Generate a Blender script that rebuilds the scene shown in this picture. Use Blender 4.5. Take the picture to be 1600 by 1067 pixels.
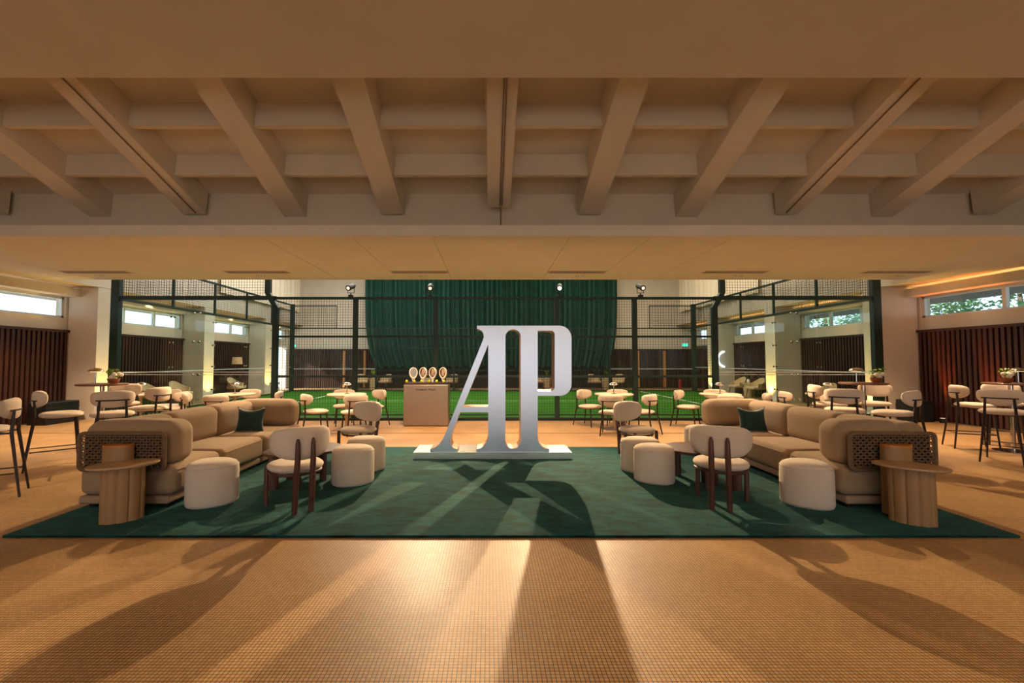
import bpy, bmesh, math, random
from mathutils import Vector, Matrix
random.seed(7)
PI = math.pi
sc = bpy.context.scene
COL = sc.collection
for o in list(bpy.data.objects): bpy.data.objects.remove(o)

# ------------------------------------------------------------------ camera, sky, sun, exposure
F, CX, CY, CH, TILT = 690.0, 765.0, 533.5, 1.45, math.radians(2.45)
cam = bpy.data.objects.new('camera', bpy.data.cameras.new('camera')); COL.objects.link(cam)
cam.location = (0, 0, CH); cam.rotation_euler = (PI/2 + TILT, 0, 0)
cam.data.sensor_width = 36; cam.data.lens = F/1600*36; cam.data.shift_x = (800-CX)/1600
cam.data.clip_start = .05; cam.data.clip_end = 200
sc.camera = cam
sc.view_settings.view_transform = 'Standard'; sc.view_settings.look = 'None'
sc.view_settings.exposure = 0.0; sc.view_settings.gamma = 1; sc.view_settings.use_curve_mapping = False
w = bpy.data.worlds.new('sky'); sc.world = w; w.use_nodes = True
bg = w.node_tree.nodes['Background']; bg.inputs[0].default_value = (.78, .88, 1, 1); bg.inputs[1].default_value = 2.6
try:
    sc.cycles.max_bounces = 8; sc.cycles.diffuse_bounces = 4; sc.cycles.transparent_max_bounces = 24
    sc.cycles.sample_clamp_indirect = 4; sc.cycles.use_denoising = True
except Exception: pass

def light(kind, loc, energy, color, aim=None, size=.2, size_y=None, angle=70, blend=.4, name='light'):
    d = bpy.data.lights.new(name, kind); d.energy = energy; d.color = color
    if kind == 'SPOT': d.spot_size = math.radians(angle); d.spot_blend = blend; d.shadow_soft_size = size
    elif kind == 'AREA':
        d.size = size
        if size_y: d.shape = 'RECTANGLE'; d.size_y = size_y
    elif kind == 'POINT': d.shadow_soft_size = size
    o = bpy.data.objects.new(name, d); COL.objects.link(o); o.location = loc
    if aim is not None: o.rotation_euler = (Vector(aim)-Vector(loc)).to_track_quat('-Z', 'Y').to_euler()
    return o
WARM = (1, .65, .37); WHITE = (1, .93, .84); YEL = (1, .62, .14)
sun = bpy.data.lights.new('sun', 'SUN'); sun.energy = 14; sun.angle = .01; sun.color = (1, .93, .85)
so = bpy.data.objects.new('sun', sun); COL.objects.link(so); so.rotation_euler = Vector((2.4, .95, -1.5)).to_track_quat('-Z', 'Y').to_euler()
# padel hall lamps (large, high above the court)
light('AREA', (-4.5, 16, 6.9), 900, (1, .95, .90), (-4.5, 16, 0), 7, 8, name='hall_light')
light('AREA', (4.8, 16, 6.9), 640, (1, .84, .64), (4.8, 16, 0), 7, 8, name='hall_light')
# warm downlights of the lounge
for x in (-9.0, -4.9, -1.4, 1.8, 5.1, 8.4):
    light('SPOT', (x, 8.6, 3.24), 560, WARM, (x, 8.8, 0), .05, angle=110, blend=.8, name='downlight')
for x in (-7.5, -3.6, .1, 3.9, 7.8):  # extra row without fixtures, added to brighten the floor behind the letters
    light('SPOT', (x, 7.4, 3.24), 260, (1, .74, .50), (x, 7.7, 0), .05, angle=85, blend=.9, name='downlight')
for x in (-7, 0.2, 7.4):
    light('SPOT', (x, 4.95, 4.0), 110, WARM, (x, 4.2, 0), .08, angle=90, blend=.9, name='downlight')
for x in (-5.2, -1.9, 2.2, 5.5):      # warm fill spots added behind the camera, no fixtures built, aimed into the lounge
    light('SPOT', (x, -1.0, 4.2), 190, (1, .72, .46), (x*1.05, 5.2, .2), .35, angle=80, blend=.9, name='fill_spot')
for s_ in (-1, 1):      # aisle downlights
    for y_ in (13.2, 17.4, 21.4): light('SPOT', (s_*10.1, y_, 3.2), 26, (1, .66, .36), (s_*10.1, y_, 0), .05, angle=120, blend=.9, name='downlight')

def at(px, py, z=0.0):
    """world point on the plane Z = z that the photograph shows at (px, py)"""
    xr, yr = (px-CX)/F, (CY-py)/F
    dy, dz = math.cos(TILT)-yr*math.sin(TILT), math.sin(TILT)+yr*math.cos(TILT)
    t = (z-CH)/dz
    return Vector((xr*t, dy*t, z))
def atY(px, py, Y):
    xr, yr = (px-CX)/F, (CY-py)/F
    dy, dz = math.cos(TILT)-yr*math.sin(TILT), math.sin(TILT)+yr*math.cos(TILT)
    t = Y/dy
    return Vector((xr*t, Y, CH+dz*t))

# ------------------------------------------------------------------ materials
def lin(c):
    return tuple(((v/12.92) if v <= .04045 else ((v+.055)/1.055)**2.4) for v in c)
def rgb(r, g, b): return lin((r/255, g/255, b/255))
MATS = {}
def mat(name, color, rough=.6, metal=0, var=.0, vscale=8, bump=0, bscale=60, emit=0, spec=.5, sheen=0, stretch=None):
    if name in MATS: return MATS[name]
    m = bpy.data.materials.new(name); m.use_nodes = True; nt = m.node_tree; N = nt.nodes; L = nt.links
    b = N['Principled BSDF']; b.inputs['Base Color'].default_value = (*color, 1)
    b.inputs['Roughness'].default_value = rough; b.inputs['Metallic'].default_value = metal
    b.inputs['Specular IOR Level'].default_value = spec
    if sheen: b.inputs['Sheen Weight'].default_value = sheen; b.inputs['Sheen Roughness'].default_value = .4
    tc = N.new('ShaderNodeTexCoord'); mp = N.new('ShaderNodeMapping'); L.new(tc.outputs['Object'], mp.inputs[0])
    if stretch: mp.inputs['Scale'].default_value = stretch
    if var:
        n = N.new('ShaderNodeTexNoise'); n.inputs['Scale'].default_value = vscale; n.inputs['Detail'].default_value = 5
        L.new(mp.outputs[0], n.inputs['Vector'])
        r = N.new('ShaderNodeValToRGB'); r.color_ramp.elements[0].position = .3; r.color_ramp.elements[1].position = .7
        r.color_ramp.elements[0].color = (*[max(0, c*(1-var)) for c in color], 1)
        r.color_ramp.elements[1].color = (*[min(1, c*(1+var)) for c in color], 1)
        L.new(n.outputs['Fac'], r.inputs[0]); L.new(r.outputs[0], b.inputs['Base Color'])
    if bump:
        n = N.new('ShaderNodeTexNoise'); n.inputs['Scale'].default_value = bscale; n.inputs['Detail'].default_value = 3
        L.new(mp.outputs[0], n.inputs['Vector'])
        bp = N.new('ShaderNodeBump'); bp.inputs['Strength'].default_value = bump; bp.inputs['Distance'].default_value = .01
        L.new(n.outputs['Fac'], bp.inputs['Height']); L.new(bp.outputs[0], b.inputs['Normal'])
    if emit: b.inputs['Emission Color'].default_value = (*color, 1); b.inputs['Emission Strength'].default_value = emit
    MATS[name] = m; return m

CREAM = mat('painted_plaster', rgb(216, 204, 188), .8, var=.04, vscale=2, bump=.1, bscale=40)
CEIL = mat('ceiling_paint', rgb(216, 203, 184), .85, var=.04, vscale=1.5, bump=.1, bscale=30)
CEIL2 = mat('ceiling_board', rgb(230, 220, 202), .8, var=.03, vscale=1.5)
DARKGAP = mat('dark_gap', rgb(24, 18, 15), .8)
WOOD = mat('reddish_brown_wood', rgb(58, 28, 17), .5, var=.35, vscale=3, bump=.2, bscale=20, stretch=(6, 6, .6))
WALNUT = mat('walnut', rgb(84, 48, 34), .45, var=.3, vscale=6, stretch=(6, 6, 1))
OAK = mat('light_oak', rgb(160, 122, 78), .5, var=.05, vscale=8, stretch=(8, 8, .8))
STONE = mat('travertine', rgb(178, 144, 104), .45, var=.14, vscale=7, stretch=(1, 4, 1))
SOFA = mat('sofa_fabric', rgb(164, 136, 102), .95, var=.08, vscale=90, bump=.5, bscale=350, sheen=.2)
ROPE = mat('woven_rope', rgb(118, 92, 66), .9, var=.15, vscale=60, bump=.4, bscale=200)
BOUCLE = mat('cream_boucle', rgb(222, 204, 182), .95, var=.05, vscale=120, bump=.5, bscale=260, sheen=.2)
PLINTHM = mat('taupe_base', rgb(160, 132, 106), .7, var=.05)
BLACKM = mat('dark_brown_metal', rgb(46, 32, 26), .45, .3)
BLACK = mat('black_plastic', rgb(16, 16, 17), .5)
GREENST = mat('dark_green_steel', rgb(20, 42, 36), .5, .2)
WIRE = mat('green_wire', rgb(24, 46, 38), .6)
SILVER = mat('brushed_silver', rgb(202, 200, 203), .30, 1, bump=.03, bscale=300)
EDGE = mat('rose_metal_edge', rgb(196, 160, 140), .35, .9)
CHROME = mat('chrome', rgb(196, 188, 178), .12, 1)
KIOSK = mat('champagne_metal', rgb(152, 136, 120), .42, .75, bump=.03, bscale=300)
WHITEP = mat('white_satin', rgb(235, 228, 222), .35)
PLATE = mat('pale_metal_plinth', rgb(232, 228, 222), .22, .75)
PILLOW = mat('green_velvet', rgb(14, 52, 50), .8, var=.2, vscale=12, sheen=.6)
CURT = mat('green_curtain', rgb(8, 64, 50), .8, var=.2, vscale=2)
SHEER = mat('cream_sheer', rgb(230, 216, 192), .8, var=.04)
TABLE = mat('cream_tabletop', rgb(226, 206, 176), .4)
BRASSD = mat('brown_wood_top', rgb(104, 62, 40), .35, var=.2, vscale=9, stretch=(1, 5, 1))
FRAME = mat('window_frame_white', rgb(222, 228, 232), .5)
LINE = mat('white_line', rgb(220, 225, 215), .8)
BALL = mat('yellow_felt', rgb(216, 214, 20), .9)
LEAF = mat('leaf_green', rgb(122, 150, 30), .6, var=.3, vscale=30)
TREE = mat('tree_leaf', rgb(96, 128, 78), .7, var=.4, vscale=3)
BARK = mat('bark', rgb(90, 76, 60), .9, var=.3)
FLOWER = mat('white_flower', rgb(238, 226, 208), .8, var=.05, vscale=30)
TERRA = mat('copper_bowl', rgb(150, 88, 52), .4, .2)
TAN = mat('woven_tan', rgb(206, 178, 138), .9, var=.12, vscale=40)
LTBLUE = mat('pale_blue_shell', rgb(170, 200, 220), .6)
GROUND = mat('outside_paving', rgb(170, 165, 155), .9, var=.1)
SHADE = mat('lamp_shade', rgb(190, 150, 110), .9, emit=.35)
CORAL = mat('red_paint', rgb(150, 30, 24), .4)
EAVE = mat('eave_boards', rgb(120, 112, 104), .8, var=.1, stretch=(1, 8, 1))
LAMPW = mat('lit_lens', (1, .82, .6), .4, emit=60)
LAMPDIM = mat('lit_lens_dim', (1, .85, .7), .4, emit=1)
COVE = mat('cove_strip', (1, .62, .24), .4, emit=9)
NEON = mat('white_neon', (.75, .85, 1), .4, emit=6)
EXITG = mat('exit_sign_green', (.05, .8, .55), .4, emit=1.5)

def glass_mat(name, tint, refl=.08, rough=.0):
    m = bpy.data.materials.new(name); m.use_nodes = True; nt = m.node_tree; N = nt.nodes; L = nt.links
    out = N['Material Output']; N.remove(N['Principled BSDF'])
    t = N.new('ShaderNodeBsdfTransparent'); t.inputs[0].default_value = (*tint, 1)
    g = N.new('ShaderNodeBsdfGlossy'); g.inputs['Roughness'].default_value = rough; g.inputs[0].default_value = (.9, 1, .95, 1)
    fr = N.new('ShaderNodeFresnel'); fr.inputs[0].default_value = 1.45
    ad = N.new('ShaderNodeMath'); ad.operation = 'ADD'; ad.inputs[1].default_value = refl-.04; L.new(fr.outputs[0], ad.inputs[0])
    mx = N.new('ShaderNodeMixShader')
    ge = N.new('ShaderNodeNewGeometry'); inv = N.new('ShaderNodeMath'); inv.operation = 'SUBTRACT'; inv.inputs[0].default_value = 1; L.new(ge.outputs['Backfacing'], inv.inputs[1])
    ml = N.new('ShaderNodeMath'); ml.operation = 'MULTIPLY'; L.new(ad.outputs[0], ml.inputs[0]); L.new(inv.outputs[0], ml.inputs[1])
    L.new(ml.outputs[0], mx.inputs[0]); L.new(t.outputs[0], mx.inputs[1]); L.new(g.outputs[0], mx.inputs[2])
    L.new(mx.outputs[0], out.inputs[0]); return m
GLASS = glass_mat('court_glass', (.965, .99, .975), .045)
WGLASS = glass_mat('window_glass', (.88, .96, .98))

def floor_mat():
    m = bpy.data.materials.new('mosaic_floor'); m.use_nodes = True; nt = m.node_tree; N = nt.nodes; L = nt.links
    b = N['Principled BSDF']; tc = N.new('ShaderNodeTexCoord')
    br = N.new('ShaderNodeTexBrick'); br.offset = 0; br.squash = 1
    br.inputs['Scale'].default_value = 1; br.inputs['Brick Width'].default_value = .0217; br.inputs['Row Height'].default_value = .0217
    br.inputs['Mortar Size'].default_value = .0019; br.inputs['Mortar Smooth'].default_value = .3; br.inputs['Bias'].default_value = 0
    nz = N.new('ShaderNodeTexNoise'); nz.inputs['Scale'].default_value = .9; nz.inputs['Detail'].default_value = 6; nz.inputs['Roughness'].default_value = .6
    L.new(tc.outputs['Object'], br.inputs['Vector']); L.new(tc.outputs['Object'], nz.inputs['Vector'])
    br.inputs['Color1'].default_value = (*rgb(212, 174, 124), 1); br.inputs['Color2'].default_value = (*rgb(198, 156, 106), 1)
    br.inputs['Mortar'].default_value = (*rgb(60, 38, 24), 1)
    rp = N.new('ShaderNodeValToRGB'); rp.color_ramp.elements[0].color = (.74, .71, .68, 1); rp.color_ramp.elements[1].color = (1, 1, 1, 1)
    rp.color_ramp.elements[0].position = .32; rp.color_ramp.elements[1].position = .62
    L.new(nz.outputs['Fac'], rp.inputs[0])
    mx = N.new('ShaderNodeMix'); mx.data_type = 'RGBA'; mx.blend_type = 'MULTIPLY'; mx.inputs[0].default_value = 1
    L.new(br.outputs['Color'], mx.inputs[6]); L.new(rp.outputs[0], mx.inputs[7]); L.new(mx.outputs[2], b.inputs['Base Color'])
    b.inputs['Specular IOR Level'].default_value = .26
    mr = N.new('ShaderNodeMapRange'); mr.inputs[3].default_value = .52; mr.inputs[4].default_value = .38
    L.new(nz.outputs['Fac'], mr.inputs[0]); L.new(mr.outputs[0], b.inputs['Roughness'])
    bp = N.new('ShaderNodeBump'); bp.inputs['Strength'].default_value = .25; bp.inputs['Distance'].default_value = .002; bp.invert = True
    L.new(br.outputs['Fac'], bp.inputs['Height']); L.new(bp.outputs[0], b.inputs['Normal'])
    return m
def rug_mat():
    m = bpy.data.materials.new('green_velvet_rug'); m.use_nodes = True; nt = m.node_tree; N = nt.nodes; L = nt.links
    b = N['Principled BSDF']; tc = N.new('ShaderNodeTexCoord'); mp = N.new('ShaderNodeMapping'); L.new(tc.outputs['Object'], mp.inputs[0])
    mp.inputs['Rotation'].default_value = (0, 0, .6); mp.inputs['Scale'].default_value = (1, 2.2, 1)
    nz = N.new('ShaderNodeTexNoise'); nz.inputs['Scale'].default_value = 3.4; nz.inputs['Detail'].default_value = 7; nz.inputs['Roughness'].default_value = .62; nz.inputs['Distortion'].default_value = .9
    L.new(mp.outputs[0], nz.inputs['Vector'])
    rp = N.new('ShaderNodeValToRGB'); e = rp.color_ramp.elements
    e[0].position = .40; e[0].color = (*rgb(0, 15, 17), 1); e[1].position = .60; e[1].color = (*rgb(4, 62, 64), 1)
    L.new(nz.outputs['Fac'], rp.inputs[0]); L.new(rp.outputs[0], b.inputs['Base Color'])
    b.inputs['Roughness'].default_value = .9; b.inputs['Specular IOR Level'].default_value = .1
    b.inputs['Sheen Weight'].default_value = .25; b.inputs['Sheen Tint'].default_value = (.3, .75, .62, 1)
    n2 = N.new('ShaderNodeTexNoise'); n2.inputs['Scale'].default_value = 160; L.new(tc.outputs['Object'], n2.inputs['Vector'])
    bp = N.new('ShaderNodeBump'); bp.inputs['Strength'].default_value = .5; bp.inputs['Distance'].default_value = .01
    L.new(n2.outputs['Fac'], bp.inputs['Height']); L.new(bp.outputs[0], b.inputs['Normal'])
    return m
MOSAIC = floor_mat(); RUG = rug_mat()
TURF = mat('green_turf', rgb(52, 104, 24), .95, var=.12, vscale=1.5, bump=.5, bscale=300, spec=.1)

# ------------------------------------------------------------------ mesh building
class MB:
    def __init__(s): s.v = []; s.f = []; s.smooth = False
    def add(s, vs, fs, M=None):
        k = len(s.v)
        s.v += [tuple(M @ Vector(p)) if M is not None else tuple(p) for p in vs]
        s.f += [tuple(i+k for i in f) for f in fs]; return s
    def box(s, x0, x1, y0, y1, z0, z1, M=None):
        v = [(x0,y0,z0),(x1,y0,z0),(x1,y1,z0),(x0,y1,z0),(x0,y0,z1),(x1,y0,z1),(x1,y1,z1),(x0,y1,z1)]
        return s.add(v, [(0,3,2,1),(4,5,6,7),(0,1,5,4),(1,2,6,5),(2,3,7,6),(3,0,4,7)], M)
    def tube(s, pts, r, n=8, cap=True):
        pts = [Vector(p) for p in pts]; m = len(pts); rs = r if isinstance(r, (list, tuple)) else [r]*m
        V = []; Fs = []; prev = None
        for i, p in enumerate(pts):
            d = (pts[min(i+1, m-1)]-pts[max(i-1, 0)]).normalized()
            if prev is None:
                a = d.cross(Vector((0, 0, 1)) if abs(d.z) < .9 else Vector((0, 1, 0))).normalized()
            else: a = (prev-d*prev.dot(d)).normalized()
            prev = a; b = d.cross(a)
            for k in range(n):
                t = 2*PI*(k+.5)/n; V.append(p+a*math.cos(t)*rs[i]+b*math.sin(t)*rs[i])
        for i in range(m-1):
            for k in range(n):
                q = (k+1) % n; Fs.append((i*n+k, i*n+q, (i+1)*n+q, (i+1)*n+k))
        if cap: Fs.append(tuple(range(n))[::-1]); Fs.append(tuple((m-1)*n+k for k in range(n)))
        return s.add(V, Fs)
    def lathe(s, prof, cx=0, cy=0, n=24, z0=0, sx=1, sy=1):
        V = []; Fs = []; m = len(prof)
        for r, z in prof:
            for k in range(n):
                t = 2*PI*k/n; V.append((cx+r*sx*math.cos(t), cy+r*sy*math.sin(t), z0+z))
        for i in range(m-1):
            for k in range(n):
                q = (k+1) % n; Fs.append((i*n+k, i*n+q, (i+1)*n+q, (i+1)*n+k))
        Fs.append(tuple(range(n))[::-1]); Fs.append(tuple((m-1)*n+k for k in range(n)))
        return s.add(V, Fs)
    def rbox(s, x0, x1, y0, y1, z0, z1, r, k=4, puff=0, mid=3):
        """rounded box, faces optionally puffed like a cushion"""
        c = Vector(((x0+x1)/2, (y0+y1)/2, (z0+z1)/2)); h = Vector((abs(x1-x0)/2, abs(y1-y0)/2, abs(z1-z0)/2))
        r = min(r, min(h)*.98)
        ax = []
        for a in range(3):
            inner = h[a]-r
            cor = [inner+r*math.tan(math.radians(45*j/k)) for j in range(k+1)]
            md = [inner*(2*j/mid-1) for j in range(1, mid)]
            ax.append([-x for x in cor[::-1]]+md+cor)
        idx = {}; V = []; Fs = []
        def vid(p):
            key = tuple(round(x, 6) for x in p)
            if key not in idx:
                q = Vector([max(-(h[a]-r), min(h[a]-r, p[a])) for a in range(3)]); d = Vector(p)-q
                nrm = d.normalized() if d.length > 1e-9 else Vector((0, 0, 1))
                pos = q+nrm*r
                if puff:
                    u = [min(1, abs(pos[a])/h[a]) for a in range(3)]
                    pos = Vector([pos[a]+nrm[a]*puff*(1-u[(a+1) % 3]**2)*(1-u[(a+2) % 3]**2) for a in range(3)])
                idx[key] = len(V); V.append(pos+c)
            return idx[key]
        for a in range(3):
            b, d = (a+1) % 3, (a+2) % 3
            for sg in (-1, 1):
                for i in range(len(ax[b])-1):
                    for j in range(len(ax[d])-1):
                        q = []
                        for (ii, jj) in ((i, j), (i+1, j), (i+1, j+1), (i, j+1)):
                            p = [0, 0, 0]; p[a] = sg*h[a]; p[b] = ax[b][ii]; p[d] = ax[d][jj]; q.append(vid(p))
                        Fs.append(tuple(q) if sg > 0 else tuple(q[::-1]))
        return s.add(V, Fs)
    def prism(s, poly, z0, z1, M=None):
        n = len(poly); v = [(x, y, z0) for x, y in poly]+[(x, y, z1) for x, y in poly]
        return s.add(v, [tuple(range(n))[::-1], tuple(range(n, 2*n))]+[(i, (i+1) % n, n+(i+1) % n, n+i) for i in range(n)], M)
    def pad(s, outline, T, bend=0, rings=6, n=40, z0=0, M=None, upright=False, flat=4):
        """cushion over an outline f(t)->(a,b): thickness T; bend = radius about the vertical, wraps to +y"""
        V = []; Fs = []
        def put(a, b, c):
            if upright:     # a along x, b along z, c thickness along y
                if bend:
                    t = a/bend; rr = bend-c; V.append((rr*math.sin(t), bend-rr*math.cos(t), b+z0))
                else: V.append((a, c, b+z0))
            else: V.append((a, b, c+z0))
        for side in (1, -1):
            for j in range(rings+1):
                rho = math.sin(j/rings*PI/2)
                th = T/2*(1-rho**flat)**.5 if rho < 1 else 0
                for k in range(n):
                    a, b = outline(2*PI*k/n)
                    rr = max(rho, 1e-4); put(a*rr, b*rr, side*th)
        R = (rings+1)*n
        for side in (0, 1):
            for j in range(rings):
                for k in range(n):
                    q = (k+1) % n; o = side*R
                    f = (o+j*n+k, o+j*n+q, o+(j+1)*n+q, o+(j+1)*n+k)
                    Fs.append(f if side else f[::-1])
        return s.add(V, Fs, M)
    def mesh(s, name, m, smooth=None, angle=40):
        me = bpy.data.meshes.new(name); me.from_pydata(s.v, [], s.f)
        bm = bmesh.new(); bm.from_mesh(me)
        bmesh.ops.remove_doubles(bm, verts=bm.verts, dist=1e-5)
        bmesh.ops.recalc_face_normals(bm, faces=bm.faces); bm.to_mesh(me); bm.free()
        me.materials.append(m)
        sm = s.smooth if smooth is None else smooth
        if sm:
            me.polygons.foreach_set('use_smooth', [True]*len(me.polygons)); me.set_sharp_from_angle(angle=math.radians(angle))
        me.update(); return me
    def build(s, name, m, parent=None, smooth=None, angle=40):
        return link(s.mesh(name, m, smooth, angle), name, parent)
def link(me, name, parent=None, loc=None, rz=0):
    o = bpy.data.objects.new(name, me); COL.objects.link(o)
    if parent is not None: o.parent = parent
    if loc is not None: o.location = loc
    if rz: o.rotation_euler = (0, 0, rz)
    return o
def sup(a, bt, bb, n=2.6, nb=None):
    """super-ellipse outline with separate top / bottom half heights"""
    nb = nb or n
    def f(t):
        c, q = math.cos(t), math.sin(t); e = 2/(n if q >= 0 else nb)
        x = a*abs(c)**e*(1 if c >= 0 else -1); y = (bt if q >= 0 else bb)*abs(q)**e*(1 if q >= 0 else -1)
        return x, y
    return f
def thing(name, label, cat, loc=(0, 0, 0), rz=0, group=None):
    o = bpy.data.objects.new(name, None); COL.objects.link(o); o.empty_display_size = .1
    o.location = loc; o.rotation_euler = (0, 0, rz); o['label'] = label; o['category'] = cat
    if group: o['group'] = group
    return o
def tag(o, label, cat, group=None):
    o['label'] = label; o['category'] = cat
    if group: o['group'] = group
    return o
def struct(o): o['kind'] = 'structure'; return o
def stuff(o): o['kind'] = 'stuff'; return o
def kids(o): return [c for c in COL.objects if c.parent == o]
def tree_of(o, cache={}):
    return [(c, [g for g in kids(c)]) for c in kids(o)]
def dup(root, loc, rz, label, group=None, T={}):
    if root.name not in T: T[root.name] = tree_of(root)
    r = root.copy(); COL.objects.link(r); r.location = loc; r.rotation_euler = (0, 0, rz); r['label'] = label
    if group: r['group'] = group
    for c, gs in T[root.name]:
        d = c.copy(); COL.objects.link(d); d.parent = r
        for g in gs: e = g.copy(); COL.objects.link(e); e.parent = d
    return r
class Placer:
    """first call moves the prototype itself, later calls copy it"""
    def __init__(s, root): s.r = root; s.used = False; tree = dup.__defaults__[1]; tree[root.name] = tree_of(root)
    def __call__(s, loc, rz, label, group=None):
        if not s.used:
            s.used = True; s.r.location = loc; s.r.rotation_euler = (0, 0, rz); s.r['label'] = label
            if group: s.r['group'] = group
            return s.r
        return dup(s.r, loc, rz, label, group)

# ------------------------------------------------------------------ setting
YN, YF, XL, XR, XC = 10.76, 20.4, -9.13, 9.44, .155
struct(MB().box(-12, 12, -8, 23.4, -.2, 0).build('floor', MOSAIC))
g = struct(MB().box(-45, 45, -40, 60, -.4, -.22).build('ground', GROUND))
# floor joint strip between lounge and court
struct(MB().box(-9.7, 9.7, 8.86, 8.9, 0, .004).build('trim_1', mat('joint_strip', rgb(120, 90, 60), .5)))
PIL = (2.7, 6.85, 11.0, 15.15, 19.3)
WIN = {}
nwin = 0
for s, side in ((-1, 'left'), (1, 'right')):
    W = 10.72 if s > 0 else 10.55
    def bx(mb, x0, x1, *r): a, b = sorted((s*x0, s*x1)); return mb.box(a, b, *r)
    wl = MB(); bx(wl, W, W+.25, -8, 2.6, 0, 5.5)
    if s > 0: bx(wl, W, W+.25, 2.6, 23.4, 0, 2.5)
    else:
        bx(wl, W, W+.25, 2.6, 21.6, 0, 2.5); bx(wl, W, W+.25, 22.8, 23.4, 0, 2.5); bx(wl, W, W+.25, 21.6, 22.8, 2.15, 2.5)
    bx(wl, W, W+.25, 2.6, 23.4, 3.02, 3.6)
    bx(wl, W, W+.25, 2.6, 6.9, 3.6, 5.5)
    for y in PIL+(22.9,): bx(wl, W, W+.25, y-.05, y+.6, 2.5, 3.02)
    wall = struct(wl.build('wall_'+side, CREAM))
    fa = MB(); bx(fa, W-.33, W-.25, 6.9, 23.3, 3.03, 3.22); bx(fa, W-.25, W, 6.9, 23.3, 3.03, 3.05)
    struct(fa.build('trim_2' if s < 0 else 'trim_3', CREAM))
    cv = MB(); bx(cv, W-.23, W-.19, 6.9, 23, 3.06, 3.075); cvo = cv.build('cove_light', COVE if s > 0 else mat('cove_strip_pale', (1, .78, .55), .4, emit=2.5))
    tag(cvo, ('warm orange glowing' if s > 0 else 'pale softly glowing')+' light strip in the cove above the %s windows' % side, 'light strip')
    # pillars
    for i, y in enumerate(PIL[1:]):
        p = MB(); bx(p, 9.8, W-.02, y, y+.55, 0, 3.28); struct(p.build('wall_%s_pillar' % side, CREAM))
    # ledge band and cap above the slats
    cap = MB()
    for y0, y1 in ((2.8, 6.83), (7.42, 10.98), (11.57, 15.13), (15.72, 19.28), (19.87, 21.5 if s < 0 else 23.2)):
        bx(cap, W-.1, W, y0, y1, 2.14, 2.2)
    struct(cap.build('trim_4' if s < 0 else 'trim_5', WOOD))
    # slats: bay nearest the camera one by one, the rest joined
    back = MB()
    for y0, y1 in ((2.8, 6.83), (7.42, 10.98), (11.57, 15.13), (15.72, 19.28), (19.87, 21.5 if s < 0 else 23.2)):
        bx(back, W-.02, W-.001, y0, y1, 0.02, 2.14)
    back.build('backing_board', DARKGAP, wall)
    sm = MB(); bx(sm, W-.075, W-.02, -.032, .032, .03, 2.14); sme = sm.mesh('slat', WOOD)
    y = 7.5
    while y < 10.95: link(sme, 'slat', wall, (0, y, 0)); y += .11
    fs = MB()
    for y0, y1 in ((2.9, 6.8), (11.65, 15.1), (15.8, 19.25), (19.95, 21.4 if s < 0 else 23.1)):
        y = y0
        while y < y1: bx(fs, W-.075, W-.02, y-.032, y+.032, .03, 2.14); y += .11
    stuff(fs.build('slats_beyond', WOOD, wall))
    # windows
    for i, (y0, y1) in enumerate(((7.45, 10.95), (11.6, 15.1), (15.75, 19.25), (19.9, 22.85))):
        nwin += 1
        fr = MB(); xo0, xo1 = W+.06, W+.13
        for a in ((y0, y1, 2.5, 2.55), (y0, y1, 2.97, 3.02), (y0, y0+.05, 2.5, 3.02), (y1-.05, y1, 2.5, 3.02)): bx(fr, xo0, xo1, *a)
        fo = struct(fr.build('window_%d' % nwin, FRAME))
        k = 3 if i else 2
        mm = MB(); bx(mm, xo0-.01, xo1, -.035, .035, 2.52, 3.0); mme = mm.mesh('mullion', FRAME)
        for j in range(1, k): link(mme, 'mullion', fo, (0, y0+(y1-y0)*j/k, 0))
        for j in range(k):
            pn = MB(); bx(pn, W+.09, W+.1, y0+(y1-y0)*j/k+.03, y0+(y1-y0)*(j+1)/k-.03, 2.54, 2.98); pn.build('pane', WGLASS, fo)
    # eaves outside
    ev = MB(); bx(ev, W+.25, W+(1.9 if s > 0 else 1.15), 2.6, 23.4, 3.05, 3.12); struct(ev.build('roof_eave', EAVE))
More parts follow.
